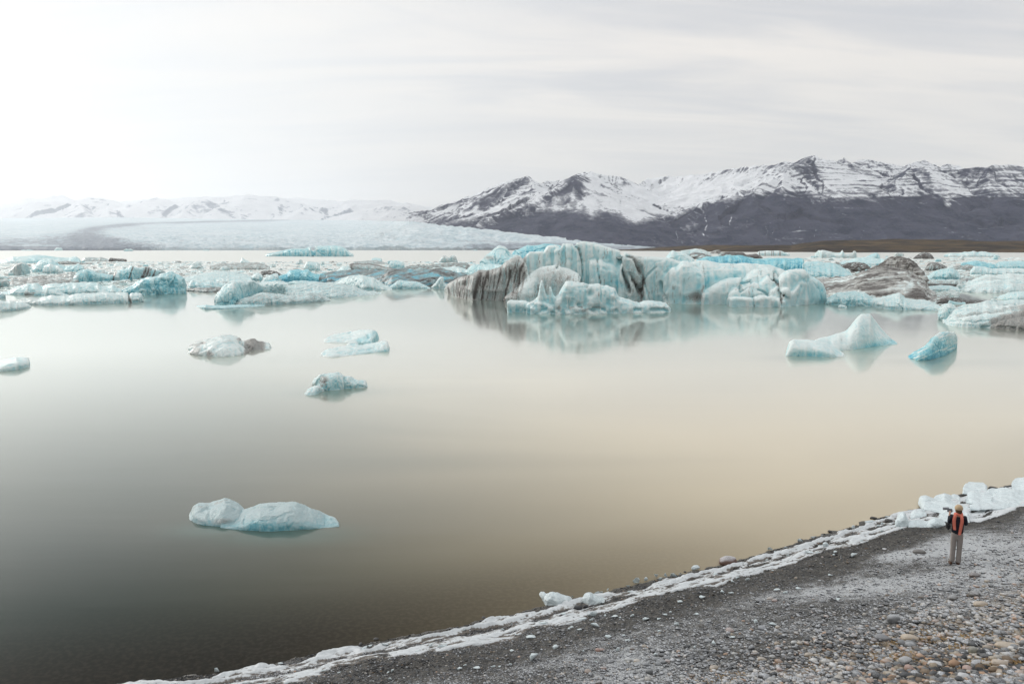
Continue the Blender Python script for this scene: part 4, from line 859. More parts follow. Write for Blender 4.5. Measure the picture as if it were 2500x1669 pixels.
auto('second white hump under the broad cracked floe by the frame', A5((1840, 598), (1880, 570), (1960, 550), (2030, 568), (2060, 595)), 713.5, 6, group=GR, blue=.08)
auto('pale blue rounded floe at the frame above the right foreground berg', A5((1785, 655), (1850, 625), (1930, 605), (2080, 595), (2250, 610)), A5((1785, 662), (1900, 678), (2250, 690)), 11, group=GR, blue=.22)
auto('flat pale slab right of the dirty mound', A5((1085, 570), (1130, 542), (1300, 535), (1400, 555), (1425, 575)), A5((1085, 585), (1425, 592)), 10, group=GR, blue=.25)
auto('thin white shelf with brown underside right of the dirty mound', A5((1120, 500), (1160, 485), (1400, 484), (1490, 500)), 700, 12, group=GR, dirt=.3, ashf=lambda px, py, V: .8 * sstep(py, 691, 694))
auto('pale blue chunk with turquoise foot right of the dirty mound', A5((1100, 470), (1150, 425), (1210, 395), (1330, 365), (1390, 395), (1425, 445)), A5((1100, 478), (1425, 480)), 20, group=GR, blue=.35)
auto('small brown and cream cracked berg right of the mound crest', A5((1090, 385), (1120, 335), (1150, 314), (1200, 318), (1270, 345), (1318, 365)), 660, 22, ef=.6, group=GR, dirt=.75, tilt=1.1)
auto('grey flat floe right of the brown cracked berg', A5((1315, 370), (1400, 345), (1500, 340), (1560, 352)), 659, 24, group=GR, dirt=.55)
auto('large pale hummock in the right middle distance', A5((1525, 400), (1560, 352), (1650, 358), (1740, 378), (1870, 400)), 670, 24, group=GR, blue=.2)
auto('blue sheet of ice in the right distance', A5((1440, 325), (1570, 300), (1650, 312), (1780, 350)), 655, 40, group=GR, blue=.75)
auto('dark jagged little berg at the back right', A5((972, 280), (1030, 238), (1080, 220), (1120, 228), (1150, 240), (1175, 280)), 632, 45, group=GR, dirt=1.1)
auto('long row of pale broken ice on the far right water line', A5((1270, 240), (1400, 222), (1480, 210), (1560, 207), (1600, 225), (1640, 215), (1700, 222), (1780, 235), (1800, 245)), 627, 70, group=GR, blue=.2, jag=2.2)
auto('two square white blocks far right of the mound crest', A5((795, 255), (808, 226), (845, 222), (882, 226), (892, 250)), 625, 40, ef=.4, group=GR, dirt=.3)
auto('far white berg with two thin spires', [(1987, 625), (1992, 616), (1998, 611), (2012, 611), (2030, 615), (2046, 618), (2053, 618), (2055, 610), (2057, 610), (2060, 621), (2068, 622), (2080, 620), (2084, 612), (2089, 613), (2092, 626)], [(1987, 626), (2005, 630), (2092, 629.5)], 50, ef=.5, blue=.08, dirt=.18, ts=.1, jag=.4, amp=.5, facet=.2)
auto('bluish ridge on the far water behind the mound', A5((530, 262), (580, 240), (622, 222), (645, 228), (660, 262)), 631, 40, group=GR, blue=.5)
auto('pale slope at the left foot of the mound crest', A5((270, 315), (350, 300), (460, 268), (600, 265), (700, 290)), 648, 50, group=GR, blue=.3, a=.7)
auto('dark grey striated lump left of the mound crest', A5((285, 345), (340, 325), (430, 318), (510, 330), (560, 355), (560, 380)), 663, 24, group=GR, dirt=1.1)
auto('white pointed chunk before the dark striated lump', A5((298, 425), (312, 385), (345, 372), (375, 400), (382, 425)), 671, 9, group=GR)
auto('pale blue ice field between the huge iceberg and the dirty mound', A4((1810, 380), (1880, 352), (2000, 362), (2150, 372), (2250, 425), (2345, 490)), 676, 40, a=.8, ef=1., group=GR, blue=.45)
auto('turquoise rounded ridge in the right distance by the frame', A5((1760, 330), (1850, 310), (2000, 300), (2150, 310)), 655, 45, group=GR, blue=.5)
auto('long pale strip in the right distance by the frame', A5((1700, 385), (1850, 372), (2000, 375), (2150, 380)), 668, 24, group=GR, blue=.1)
# smaller pieces wedged everywhere between them
rs = random.Random(77); protos = []
for i in range(14):
    w = rs.uniform(3, 4.6); n = 9; tops = []
    kind = i % 4
    V = []
    hgt = [.9, .5, .28, 1.2][kind] * rs.uniform(.8, 1.2)
    nu, nv = 30, 16
    U, Q = np.meshgrid(np.linspace(0, 2 * math.pi, nu, endpoint=False), np.linspace(.02, math.pi - .02, nv), indexing='ij')
    e = .8 if kind < 3 else 1.1
    x = np.cos(U) * np.sin(Q) ** e * w * .5; y = np.sin(U) * np.sin(Q) ** e * w * .5 * rs.uniform(.5, .9)
    z = np.cos(Q); z = np.where(z > 0, z ** .7 * hgt * 1.3, z * .4)
    V = np.stack([x, y, z], -1).reshape(-1, 3)
    Fq = [(a * nv + b, ((a + 1) % nu) * nv + b, ((a + 1) % nu) * nv + b + 1, a * nv + b + 1) for a in range(nu) for b in range(nv - 1)]
    Fq = [f_[::-1] for f_ in Fq]
    N = V / np.maximum(np.linalg.norm(V, axis=1, keepdims=True), .01)
    v1, v2, vc = vor(V * .9 + i * 9, i)
    V = V + N * (.32 * fbm(V * .8 + i * 7, 4, i)[:, None] + .30 * vc[:, None] * .6 - .16 * np.exp(-((v2 - v1) / .12) ** 2)[:, None]) * (.35 + .65 * (V[:, 2:3] > -.05))
    protos.append(mesh('ice_chunk', V, np.array(Fq), ICE, True))
def chunk(i, px, b, wpx, hk, group, label):
    c = on_z(px, b); mpp = c[1] / F; s = wpx * mpp / 4.
    o = link('ice_floe', protos[i], (c[0], c[1] + s * 1.2, 0), group=group, category='ice floe', label=label)
    o.scale = (s, s, s * hk); o.rotation_euler = (0, 0, rs.uniform(0, 6.28))
    o['tscale'] = float(min(2.2 / max(s, .2), 3)); o['blue'] = rs.choice([.0, .08, .2, .35, .6]); o['dirt'] = rs.choice([0., 0., .05, .1, .45]); o['tilt'] = rs.uniform(0, 1)
    if label is None:
        look = 'ash darkened' if o['dirt'] > .2 else ('bright blue' if o['blue'] > .3 else 'white')
        o['label'] = 'small %s ice chunk wedged among larger floes of the %s' % (look, 'left pack' if group == GLs else 'right pack'); o['group'] = look + ' ' + group
    return o
n = 0
GLs, GRs = 'small ice chunks wedged in the left pack', 'small ice chunks wedged in the right pack'
LBl, LBr = 'small broken ice chunk wedged among the larger floes of the left pack', 'small broken ice chunk wedged among the larger floes of the right pack'
while n < 290:
    left = rs.random() < .58
    if left:
        px = rs.uniform(-60, 1165); lo = 641; hi_ = np.interp(px, [-60, 0, 340, 450, 520, 700, 900, 1165], [735, 728, 705, 700, 725, 720, 708, 700])
    else:
        px = rs.uniform(1960, 2560); lo = 628; hi_ = np.interp(px, [1960, 2014, 2240, 2300, 2560], [690, 735, 742, 745, 750])
    b = lo + (hi_ - lo) * rs.random() ** 1.5
    near = (b - lo) / (hi_ - lo)
    chunk(rs.randrange(14), px, b, rs.uniform(9, 26) * (.7 + .8 * near), rs.uniform(.5, 1.5), GLs if left else GRs, None); n += 1
for px, b, w in [(310, 613, 26), (60, 611.3, 30), (140, 611.3, 22), (500, 611.5, 20), (1285, 611.6, 24), (1160, 611.4, 18), (250, 611, 18)]:
    o = chunk(rs.randrange(14), px, b + .4, w, .8, 'far floes under the glacier front', 'thin pale floe drifting under the glacier front'); o['blue'] = .4; o['dirt'] = 0.; o['tscale'] = .1
# brash ice: countless scraps packed flat between the floes
rg = np.random.default_rng(5); Vb, Fb = [], []; cnt = 0
m_ = 9000
left = rg.random(m_) < .62
px = np.where(left, rg.uniform(-120, 1160, m_), rg.uniform(1965, 2640, m_))
lo = np.where(left, 639., 629.)
hi_ = np.where(left, np.interp(px, [-120, 0, 340, 440, 470, 520, 900, 950, 1165], [720, 715, 700, 688, 690, 712, 708, 696, 690]), np.interp(px, [1960, 2014, 2240, 2290, 2350, 2640], [690, 733, 745, 748, 705, 705]))
b = lo + (hi_ - lo) * rg.random(m_) ** 1.15
C = on_z(px, b); mpp = C[:, 1] / F
ang = np.linspace(0, 2 * math.pi, 7, endpoint=False)
r = (rg.uniform(2.0, 7., m_) * mpp)[:, None] * rg.uniform(.6, 1.2, (m_, 7))
h = (rg.uniform(.15, 1.6, m_) ** 1.3 * mpp)[:, None] * rg.uniform(.3, 1.3, (m_, 7))
asp = rg.uniform(1., 3., m_)[:, None]
bx_ = C[:, 0][:, None] + np.cos(ang) * r; by_ = C[:, 1][:, None] + np.sin(ang) * r * asp
bot = np.stack([bx_, by_, bx_ * 0 - .1], -1); tp_ = np.stack([C[:, 0][:, None] + np.cos(ang) * r * .8, C[:, 1][:, None] + np.sin(ang) * r * asp * .8, h], -1)
V = np.concatenate([bot, tp_], 1).reshape(-1, 3); o0 = np.arange(m_)[:, None] * 14
tri = []
for j in range(7):
    k_ = (j + 1) % 7; tri += [np.concatenate([o0 + j, o0 + k_, o0 + 7 + k_], 1), np.concatenate([o0 + j, o0 + 7 + k_, o0 + 7 + j], 1)]
for j in range(1, 6): tri.append(np.concatenate([o0 + 7, o0 + 7 + j, o0 + 8 + j], 1))
ash = np.repeat(np.where(rg.random(m_) < .2, rg.uniform(.2, .8, m_), 0), 14); blu = np.repeat(rg.uniform(-.2, .45, m_), 14)
o = link('brash_ice', mesh('brash_ice', V, np.concatenate(tri), ICE, False, {'ash': ash, 'blu': blu}), kind='stuff', label='brash ice packed between the floes')
o['tscale'] = .25; o['blue'] = .1; o['dirt'] = .1; o['tilt'] = .2
# ================================================================== SHORE
rg = np.random.default_rng(9)
def at_shore(d, al):
    """world point at distance d inland, arc position al"""
    seg = np.hypot(*(SH[1:] - SH[:-1]).T); cum = np.concatenate([[0], np.cumsum(seg)])
    x = np.interp(al, cum, SH[:, 0]); y = np.interp(al, cum, SH[:, 1])
    x2 = np.interp(al + .6, cum, SH[:, 0]); y2 = np.interp(al + .6, cum, SH[:, 1]); x1 = np.interp(al - .6, cum, SH[:, 0]); y1 = np.interp(al - .6, cum, SH[:, 1])
    tx, ty = x2 - x1, y2 - y1; l = np.hypot(tx, ty)
    return x + ty / l * d, y - tx / l * d
AL0, AL1 = 56.0, 108.0
al = np.arange(AL0, AL1, .045); dd = np.arange(-.10, 4.3, .033)
A_, D_ = np.meshgrid(al, dd, indexing='ij'); X, Y = at_shore(D_, A_)
def n2(a, b, s, o=4): return fbm(np.stack([a, b, a * 0], -1), o, s)
ed = .22 * n2(A_ / 1.1, A_ * 0, 3)
# two ridges of frozen slush with a gritty trough between, widening eastwards
ws = np.interp(A_, [AL0, 66, 74, 87.5, 90, 94, AL1], [.85, .88, .90, .88, 1.45, 1.7, 1.8])
e0 = .24 + ed; e1 = (.75 + .18 * n2(A_ / .8, A_ * 0, 4)) * ws; e2 = (1.25 + .15 * n2(A_ / .9, A_ * 0, 5)) * ws; e3 = (1.85 + .22 * n2(A_ / 1.0, D_ / .4, 6)) * ws
gap = sstep(n2(A_ / .7, D_ / .3, 21), -.95, -.35)
r1 = gap * sstep(D_, e0, e0 + .14) * (1 - sstep(D_, e1 - .18, e1 + .08)); r2 = sstep(n2(A_ / .55, D_ / .25, 22), -.75, -.2) * sstep(D_, e2 - .2, e2 + .05) * (1 - sstep(D_, e3 - .10, e3 + .04))
lump = n2(A_ / .85, D_ / .13, 7); lump2 = n2(A_ / .14, D_ / .05, 8); hp = sstep(A_, 87.5, 90)
tr = (.62 + .7 * sstep(A_, 87.5, 90)) * sstep(n2(A_ / .5, D_ / .16, 12) + .45 * sstep(A_, 87.5, 90), -.35, .35) * sstep(D_, e0, e0 + .1) * (1 - sstep(D_, e3 - .2, e3))
Hh = (r1 * (.075 + .045 * lump) + r2 * (.025 + .018 * lump) + (r1 + r2) * .014 * lump2 + tr * .03) * (1 - .55 * hp)
Z = beach_z(X, Y) + np.where(Hh > .008, Hh, -.06)
cover = np.clip(r1 * (.62 + .55 * lump + .25 * lump2) + r2 * (.46 + .6 * lump + .3 * lump2 + .2 * hp) + tr * (.8 + .4 * lump2), 0, 1)
q = material('frozen_slush'); pos = q('ShaderNodeNewGeometry').outputs['Position']; cv = q.attr('cover')
n = q.noise(pos, 11., 5, .7); nn_ = q.noise(pos, 45., 3, .7)
wc = q.mix(n, (.42, .45, .47), (.74, .77, .79)); gr = q.mix(nn_, (.04, .036, .032), (.24, .21, .18))
cw = q.mix(q.ss(q.m('ADD', cv, q.m('MULTIPLY', q.m('SUBTRACT', n, .5), 1.4)), .25, .62), gr, wc)
SL = fin(q, cw, .5, q.bump(q.m('ADD', n, q.m('MULTIPLY', nn_, .4)), .8, .04), .4)
link('snow_strip', mesh('snow_strip', np.stack([X, Y, Z], -1).reshape(-1, 3), gridf(*X.shape)[:, ::-1], SL, True, {'cover': cover.ravel()}), kind='stuff', label='band of frozen slush and snow along the waterline')
# ---------------------------------------------------------------- stones
q = material('stone'); tco = q('ShaderNodeTexCoord').outputs['Object']; g = q('ShaderNodeNewGeometry')
oc = q.attr('tone', 'OBJECT', 'Color'); nn_ = q.noise(tco, 3.5, 5, .6); nf = q.noise(tco, 20., 4, .7)
cb = q.mix(1.0, oc, q.mix(nn_, (.7, .7, .7), (1.2, 1.2, 1.2)), 'MULTIPLY')
fz = q.m('MULTIPLY', q.ss(q('ShaderNodeSeparateXYZ', g.outputs['Normal']).outputs[2], .25, .95), q.ss(nf, .30, .62))
cb = q.mix(q.m('MULTIPLY', fz, q.attr('rime', 'OBJECT')), cb, (.60, .62, .65))
STM = fin(q, cb, .7, q.bump(nf, .3, .02), .35)
q = material('gravel_stones'); g = q('ShaderNodeNewGeometry'); pc = q.attr('tone', 'GEOMETRY', 'Color'); rm = q.attr('rime')
nf = q.noise(g.outputs['Position'], 70., 3, .7)
fz = q.m('MULTIPLY', q.ss(q('ShaderNodeSeparateXYZ', g.outputs['Normal']).outputs[2], .15, .95), q.ss(nf, .32, .60))
GRM = fin(q, q.mix(q.m('MULTIPLY', fz, rm), pc, (.58, .60, .63)), .75, None, .3)
# unit pebble
bm = bmesh.new(); bmesh.ops.create_icosphere(bm, subdivisions=1, radius=1); IV = np.array([v.co[:] for v in bm.verts]); IF = np.array([[v.index for v in f_.verts] for f_ in bm.faces]); bm.free()
pal = np.array([(.022, .023, .025), (.045, .047, .05), (.085, .087, .09), (.15, .15, .15), (.03, .028, .026), (.26, .22, .17), (.32, .21, .14), (.13, .095, .065), (.36, .34, .31)])
def scatter(n, smin, smax, region, seed, name, label, palw, rime_k=1., zk=.25):
    r = np.random.default_rng(seed)
    u = r.random(n); v = r.random(n); px, py = region(u, v)
    k = 0 * px
    # march every pixel ray down to the beach
    a, b, c = ray(px, py); kk = CAMZ / -c
    for _ in range(7): z = beach_z(a * kk, b * kk, False); kk = (z - CAMZ) / c
    x, y = a * kk + r.normal(0, .05, n), b * kk + r.normal(0, .05, n)
    d, al_ = shore(x, y); ok = (d > .02); x, y, d, al_ = x[ok], y[ok], d[ok], al_[ok]; n = len(x)
    s = smin * (smax / smin) ** (r.random(n) ** 2.0)
    size_k = np.interp(d, [0, 2, 4, 7, 10, 13], [.7, .6, .6, .8, 1.2, 1.35]); s = s * size_k
    z = beach_z(x, y)
    sc = np.stack([s * r.uniform(.8, 1.3, n), s * r.uniform(.7, 1.1, n), s * r.uniform(.35, .75, n)], -1)
    ang = r.uniform(0, 6.28, n); ca, sa = np.cos(ang), np.sin(ang)
    Vv = IV[None] * (1 + .16 * r.normal(0, 1, (n, len(IV), 1))) * sc[:, None, :]
    Vx = Vv[..., 0] * ca[:, None] - Vv[..., 1] * sa[:, None]; Vy = Vv[..., 0] * sa[:, None] + Vv[..., 1] * ca[:, None]
    Vv = np.stack([Vx + x[:, None], Vy + y[:, None], Vv[..., 2] + (z + sc[:, 2] * zk)[:, None]], -1)
    pw = np.array(palw(d)); pw = pw / pw.sum(0); cs = np.cumsum(pw, 0); ch = (r.random(n)[None] > cs).sum(0).clip(0, 8)
    col = pal[ch] * r.uniform(.75, 1.25, (n, 1))
    wet = np.clip(1 - d / .5, 0, 1)[:, None]; col = col * (1 - .55 * wet)
    rime = np.clip((frost_at(x, y) * 1.7 + .05) * r.uniform(.2, 1.7, n), .0, .95) * rime_k * (1 - wet[:, 0])
    rime = np.where((r.random(n) < .07) & (d > .5), 1., rime)
    m = len(IV)
    link(name, mesh(name, Vv.reshape(-1, 3), (np.arange(n)[:, None, None] * m + IF[None]).reshape(-1, 3), GRM, True, {'rime': np.repeat(rime, m)}, {'tone': np.repeat(col, m, 0)}), kind='stuff', label=label)
def reg(u, v):
    px = -30 + 2620 * u ** .85; sp_ = np.interp(px, [p[0] for p in shore_px], [p[1] for p in shore_px]); sp_ = np.minimum(sp_, 1672)
    return px, sp_ + (1700 - sp_) * v
def pw(d):
    o = 1 + 0 * d; t = sstep(d, 5.5, 9.3)
    return [3 - 1.5 * t, 3 * o, 2.2 * o, 1.2 * o, 2.5 - 1.5 * t, .15 + 2.0 * t, .12 + 1.7 * t, .4 + 1.6 * t, .25 + 1.3 * t]
scatter(62000, .013, .060, reg, 1, 'gravel', 'fine dark gravel covering the beach', pw)
scatter(6500, .035, .10, lambda u, v: (1250 + 1340 * u ** .7, 1240 + 450 * (v ** .5)), 2, 'pebbles', 'loose grey and tan pebbles on the upper beach', pw, 1., .3)
# rounded cobbles one can tell apart
def cobble(seed, sub=3):
    bm = bmesh.new(); bmesh.ops.create_icosphere(bm, subdivisions=sub, radius=1)
    V = np.array([v.co[:] for v in bm.verts]); Fc = [[v.index for v in f_.verts] for f_ in bm.faces]; bm.free()
    V = V * (1 + .16 * fbm(V * .9 + seed * 5, 3, seed)[:, None] - .07 * np.abs(vn(V * 1.4 + seed, seed))[:, None])
    V[:, 2] = np.where(V[:, 2] < 0, V[:, 2] * .8, V[:, 2])
    return mesh('cobble', V, np.array(Fc), STM)
COB = [cobble(i) for i in range(9)]
def angular(seed):
    bm = bmesh.new(); r = random.Random(seed)
    for _ in range(16): bm.verts.new(Vector((r.uniform(-1, 1), r.uniform(-1, 1), r.uniform(-1, 1))).normalized())
    bmesh.ops.convex_hull(bm, input=bm.verts); 
    for v in [v for v in bm.verts if not v.link_faces]: bm.verts.remove(v)
    bmesh.ops.bevel(bm, geom=bm.edges[:], offset=.09, segments=2, affect='EDGES', clamp_overlap=True)
    me = bpy.data.meshes.new('angular_stone'); bm.to_mesh(me); bm.free(); me.materials.append(STM)
    me.polygons.foreach_set('use_smooth', np.ones(len(me.polygons), dtype=bool)); return me
ANG = [angular(i) for i in range(4)]
def stone(px, py, w, tone, rime=.5, flat=.55, asp=.8, me=None, label=None, group=None, rot_=None, name='cobble', cat='stone', sink=.35):
    h = beach_hit(px, py); mpp = math.sqrt(h[0] ** 2 + h[1] ** 2 + (CAMZ - h[2]) ** 2) / F; r = w * mpp / 2
    o = link(name, me or COB[int(px * 7 + py) % 9], (h[0], h[1], h[2] + r * flat * sink))
    o.scale = (r, r * asp, r * flat); o.rotation_euler = (0, 0, rs.uniform(-.5, .5) if rot_ is None else rot_)
    o['tone'] = tone; o['rime'] = rime; o['category'] = cat
    if label: o['label'] = label
    if group: o['group'] = group
    return o
GY, DK, TN, PK, WH, BR = (.16, .165, .17), (.04, .04, .045), (.42, .34, .25), (.36, .24, .20), (.42, .42, .42), (.16, .10, .08)
stone(1777, 1378, 42, BR, .95, .62, .7, label='brown boulder capped with snow, resting at the waterline', name='boulder', cat='boulder', sink=.55)
stone(1412, 1486, 24, DK, .05, .7, .8, label='dark wet stone under the right end of the big beached ice lump', me=ANG[1])
stone(1430, 1482, 13, DK, .05, .9, .8, label='small dark upright stone beside the dark wet stone', me=ANG[2])
stone(2181, 1518, 27, GY, .7, .85, .9, label='upright grey stone with a frosted cap, right beach', sink=.5)
stone(2151, 1560, 38, (.13, .13, .135), .35, .42, .6, label='flat dark grey oval stone below the frosted upright one')
stone(2219, 1562, 37, TN, .3, .55, .7, label='large tan oval stone behind a small brown one')
stone(2229, 1566, 14, (.12, .11, .1), .2, .8, .8, label='small brown round stone in front of the large tan one')
stone(2222, 1580, 24, GY, .6, .7, .8, label='pale grey rounded stone just below the large tan one')
stone(2210, 1616, 32, (.26, .26, .26), .5, .6, .8, label='light grey smooth oval stone left of a pink block')
stone(2219, 1635, 21, PK, .2, .9, .9, me=ANG[0], label='pinkish square stone block near the bottom')
stone(2284, 1624, 28, WH, .6, .5, .7, label='whitish flat pebble, long side to the viewer, near the bottom')
stone(2395, 1478, 29, TN, .35, .5, .75, label='cream oval stone, brightest of the slope at right')
stone(2379, 1456, 27, (.12, .11, .10), .55, .75, .9, me=ANG[3], label='dark angular stone just above the cream oval one')
stone(2325, 1462, 26, (.14, .13, .12), .6, .5, .7, label='grey brown humped stone left of the dark angular one')
stone(2380, 1406, 27, (.12, .10, .09), .4, .45, .7, me=ANG[2], label='brown flat angular stone to the right below the person')
stone(2244, 1349, 27, (.15, .14, .13), .2, .4, .6, label='long grey stone lying in a white patch of frost')
stone(1860, 1536, 22, (.15, .155, .17), .5, .6, .8, label='bluish grey round stone beside an ice shard')
stone(1853, 1468, 23, (.06, .06, .06), .6, .5, .7, label='blackish humped stone heading a short row of pale ones')
stone(1880, 1463, 16, (.35, .31, .28), .5, .6, .8, label='pale stone second in the short row')
stone(1891, 1467, 13, (.38, .30, .27), .4, .6, .8, label='pinkish pale stone ending the short row')
stone(2222, 1574, 25, (.09, .09, .09), .4, .55, .8, label='black oval stone half hidden behind the pale grey rounded one')
stone(2376, 1594, 21, (.20, .19, .15), .3, 1.0, .8, label='greenish grey stone standing on end at right')
stone(2442, 1622, 38, (.38, .30, .22), .35, .5, .7, me=ANG[1], label='large tan angular slab low at right')
stone(2390, 1622, 40, (.24, .24, .25), .6, .35, .5, label='long light grey stone left of the large tan slab')
stone(2362, 1636, 24, PK, .3, .7, .8, me=ANG[0], label='pink angular stone under the long light grey one')
stone(2353, 1652, 24, WH, .6, .55, .8, label='small white rounded stone low at right')
stone(2460, 1580, 44, TN, .3, .35, .6, label='wide cream slab at the right above the large tan slab')
stone(1460, 1588, 14, PK, .2, .7, .9, label='small pinkish stone alone on the frosted grey gravel')
stone(1435, 1640, 17, (.3, .24, .2), .2, .6, .9, label='small tan stone low on the frosted grey gravel')
stone(1586, 1642, 18, (.12, .125, .13), .35, .8, .9, label='dark round stone at the bottom below a cluster of five')
for i, (a, b) in enumerate([(1575, 1624), (1600, 1612), (1618, 1618), (1607, 1622), (1628, 1608)]): stone(a, b, 17, (.13, .135, .14), .45, .65, .85, label='dark grey rounded stone of a cluster of five on the gravel', group='cluster of five dark stones')
tones = [('dark grey', (.07, .072, .076)), ('grey', (.15, .152, .157)), ('tan', (.34, .28, .21)), ('pinkish', (.30, .22, .19)), ('whitish', (.38, .38, .37)), ('brown', (.12, .09, .07))]
k_ = 0
while k_ < 200:
    px = 1300 + 1230 * rs.random() ** .7; py = 1430 + 245 * rs.random() ** .6
    lim = np.interp(px, [1300, 1700, 2100, 2500], [1620, 1540, 1440, 1380])
    if py < lim or py > 1672: continue
    t_ = rs.choices(tones, [4, 5, 2.5, 2, 2.5, 2])[0] if py > 1560 or px > 2150 else rs.choices(tones, [5, 5, .6, .8, 1, 1])[0]
    near = (py - 1430) / 245
    stone(px, py, rs.uniform(8, 15) + 10 * near * rs.random() ** 2, t_[1], rs.uniform(.2, .8), rs.uniform(.4, .75), rs.uniform(.6, .95), me=rs.choice(COB + ANG), label='%s cobble strewn among the others on the stony slope' % t_[0], group='%s cobbles on the beach' % t_[0]); k_ += 1
for px, py, w in [(350, 1661, 12), (880, 1571, 12), (918, 1560, 15), (1080, 1524, 7), (1180, 1508, 15), (1175, 1516, 10), (1510, 1415, 8), (1672, 1396, 9), (2133, 1266, 17), (2026, 1298, 11), (2425, 1194, 20), (2455, 1190, 9), (2350, 1210, 12), (2290, 1212, 9), (2170, 1274, 20), (1955, 1318, 10)]:
    stone(px, py, w, (.035, .033, .03), .1, .6, .8, me=ANG[int(px) % 4], label='small wet black stone at the waterline', group='wet black stones along the waterline')
# ---------------------------------------------------------------- beached clear ice
q = material('clear_ice'); tco = q('ShaderNodeTexCoord').outputs['Object']
nn_ = q.noise(tco, 2.2, 4, .6); fr_n = q.noise(tco, 9., 4, .7)
b = q.bsdf; cI = q.mix(nn_, (.64, .755, .79), (.86, .92, .94))
tw = q.attr('clear', 'OBJECT')
b.inputs['IOR'].default_value = 1.31
q.set(b.inputs['Transmission Weight'], tw)
CLR = fin(q, cI, .22, q.bump(q.m('ADD', nn_, q.m('MULTIPLY', fr_n, .3)), .5, .3), .5)
def shard(seed, flat=.8, npt=9, rough=.06):
    r = random.Random(seed); bm = bmesh.new()
    for _ in range(npt):
        a = r.uniform(0, 6.28); rr_ = r.uniform(.7, 1.)
        bm.verts.new((math.cos(a) * rr_, math.sin(a) * rr_ * .75, r.uniform(-.5, .5) * flat))
    bmesh.ops.convex_hull(bm, input=bm.verts)
    for v in [v for v in bm.verts if not v.link_faces]: bm.verts.remove(v)
    bmesh.ops.bevel(bm, geom=bm.edges[:], offset=.05, segments=2, affect='EDGES', clamp_overlap=True)
    bmesh.ops.triangulate(bm, faces=bm.faces[:]); bmesh.ops.subdivide_edges(bm, edges=[e for e in bm.edges if e.calc_length() > .25], cuts=1)
    bmesh.ops.triangulate(bm, faces=bm.faces[:])
    V = np.array([v.co[:] for v in bm.verts]); Fc = np.array([[v.index for v in f_.verts] for f_ in bm.faces]); bm.free()
    V = V + rough * np.stack([vn(V * 2 + seed, seed + k) for k in range(3)], -1)
    return mesh('ice_shard', V, Fc, CLR, True)
SHD = [shard(i) for i in range(8)] + [shard(20 + i, .45, 16) for i in range(4)]
def ice(px, py, w, hgt, label, group=None, me=None, clear=.35, rot_=None, tip=0., asp=.8, base=False):
    h = beach_hit(px, py); mpp = math.sqrt(h[0] ** 2 + h[1] ** 2 + (CAMZ - h[2]) ** 2) / F; r = w * mpp / 2; hz_ = hgt * mpp
    o = link('ice_shard', me or rs.choice(SHD[:8]), (h[0], h[1], h[2] + hz_ * .42)); o.scale = (r, r * asp, hz_)
    o.rotation_euler = (rs.uniform(-.15, .15), tip, rs.uniform(-.4, .4) if rot_ is None else rot_)
    o['clear'] = clear; o['category'] = 'ice shard'; o['label'] = label
    if group: o['group'] = group
    return o
def wv(px, py, z=0.): h = beach_hit(px, py); return h
def beached(label, lumps, vox, amp, seed, clear=.25):
    for l in lumps:
        l['zb'] = max(0., float(np.mean([beach_hit(*p)[2] for p in l['base']])) - .02); l['bj'] = .3
    o = berg(label, lumps, vox=vox, amp=amp, fs=.35, facet=.02, blue=0., ts=4., seed=seed, name='beached_ice', cat='beached ice', mat=CLR, sm=2)
    o['clear'] = clear; return o
beached('large milky ice lump with a pointed left end stranded at the waterline', [
    L([(1316, 1449), (1320, 1444), (1327, 1445), (1333, 1452), (1340, 1446), (1350, 1443), (1362, 1447), (1372, 1452), (1388, 1456), (1398, 1462), (1402, 1470)], [(1316, 1452), (1325, 1466), (1334, 1478), (1360, 1484), (1385, 1482), (1402, 1474)], .55, a=.5, ef=.7, plan=2.6, under=.02),
], .016, .03, 201)
beached('smooth white ice hump just right of the large milky lump', [L([(1421, 1458), (1430, 1449), (1440, 1447), (1455, 1455), (1470, 1462), (1476, 1470)], [(1421, 1470), (1440, 1480), (1476, 1474)], .5, a=.5, ef=.7, plan=2.6, under=.02)], .018, .02, 202)
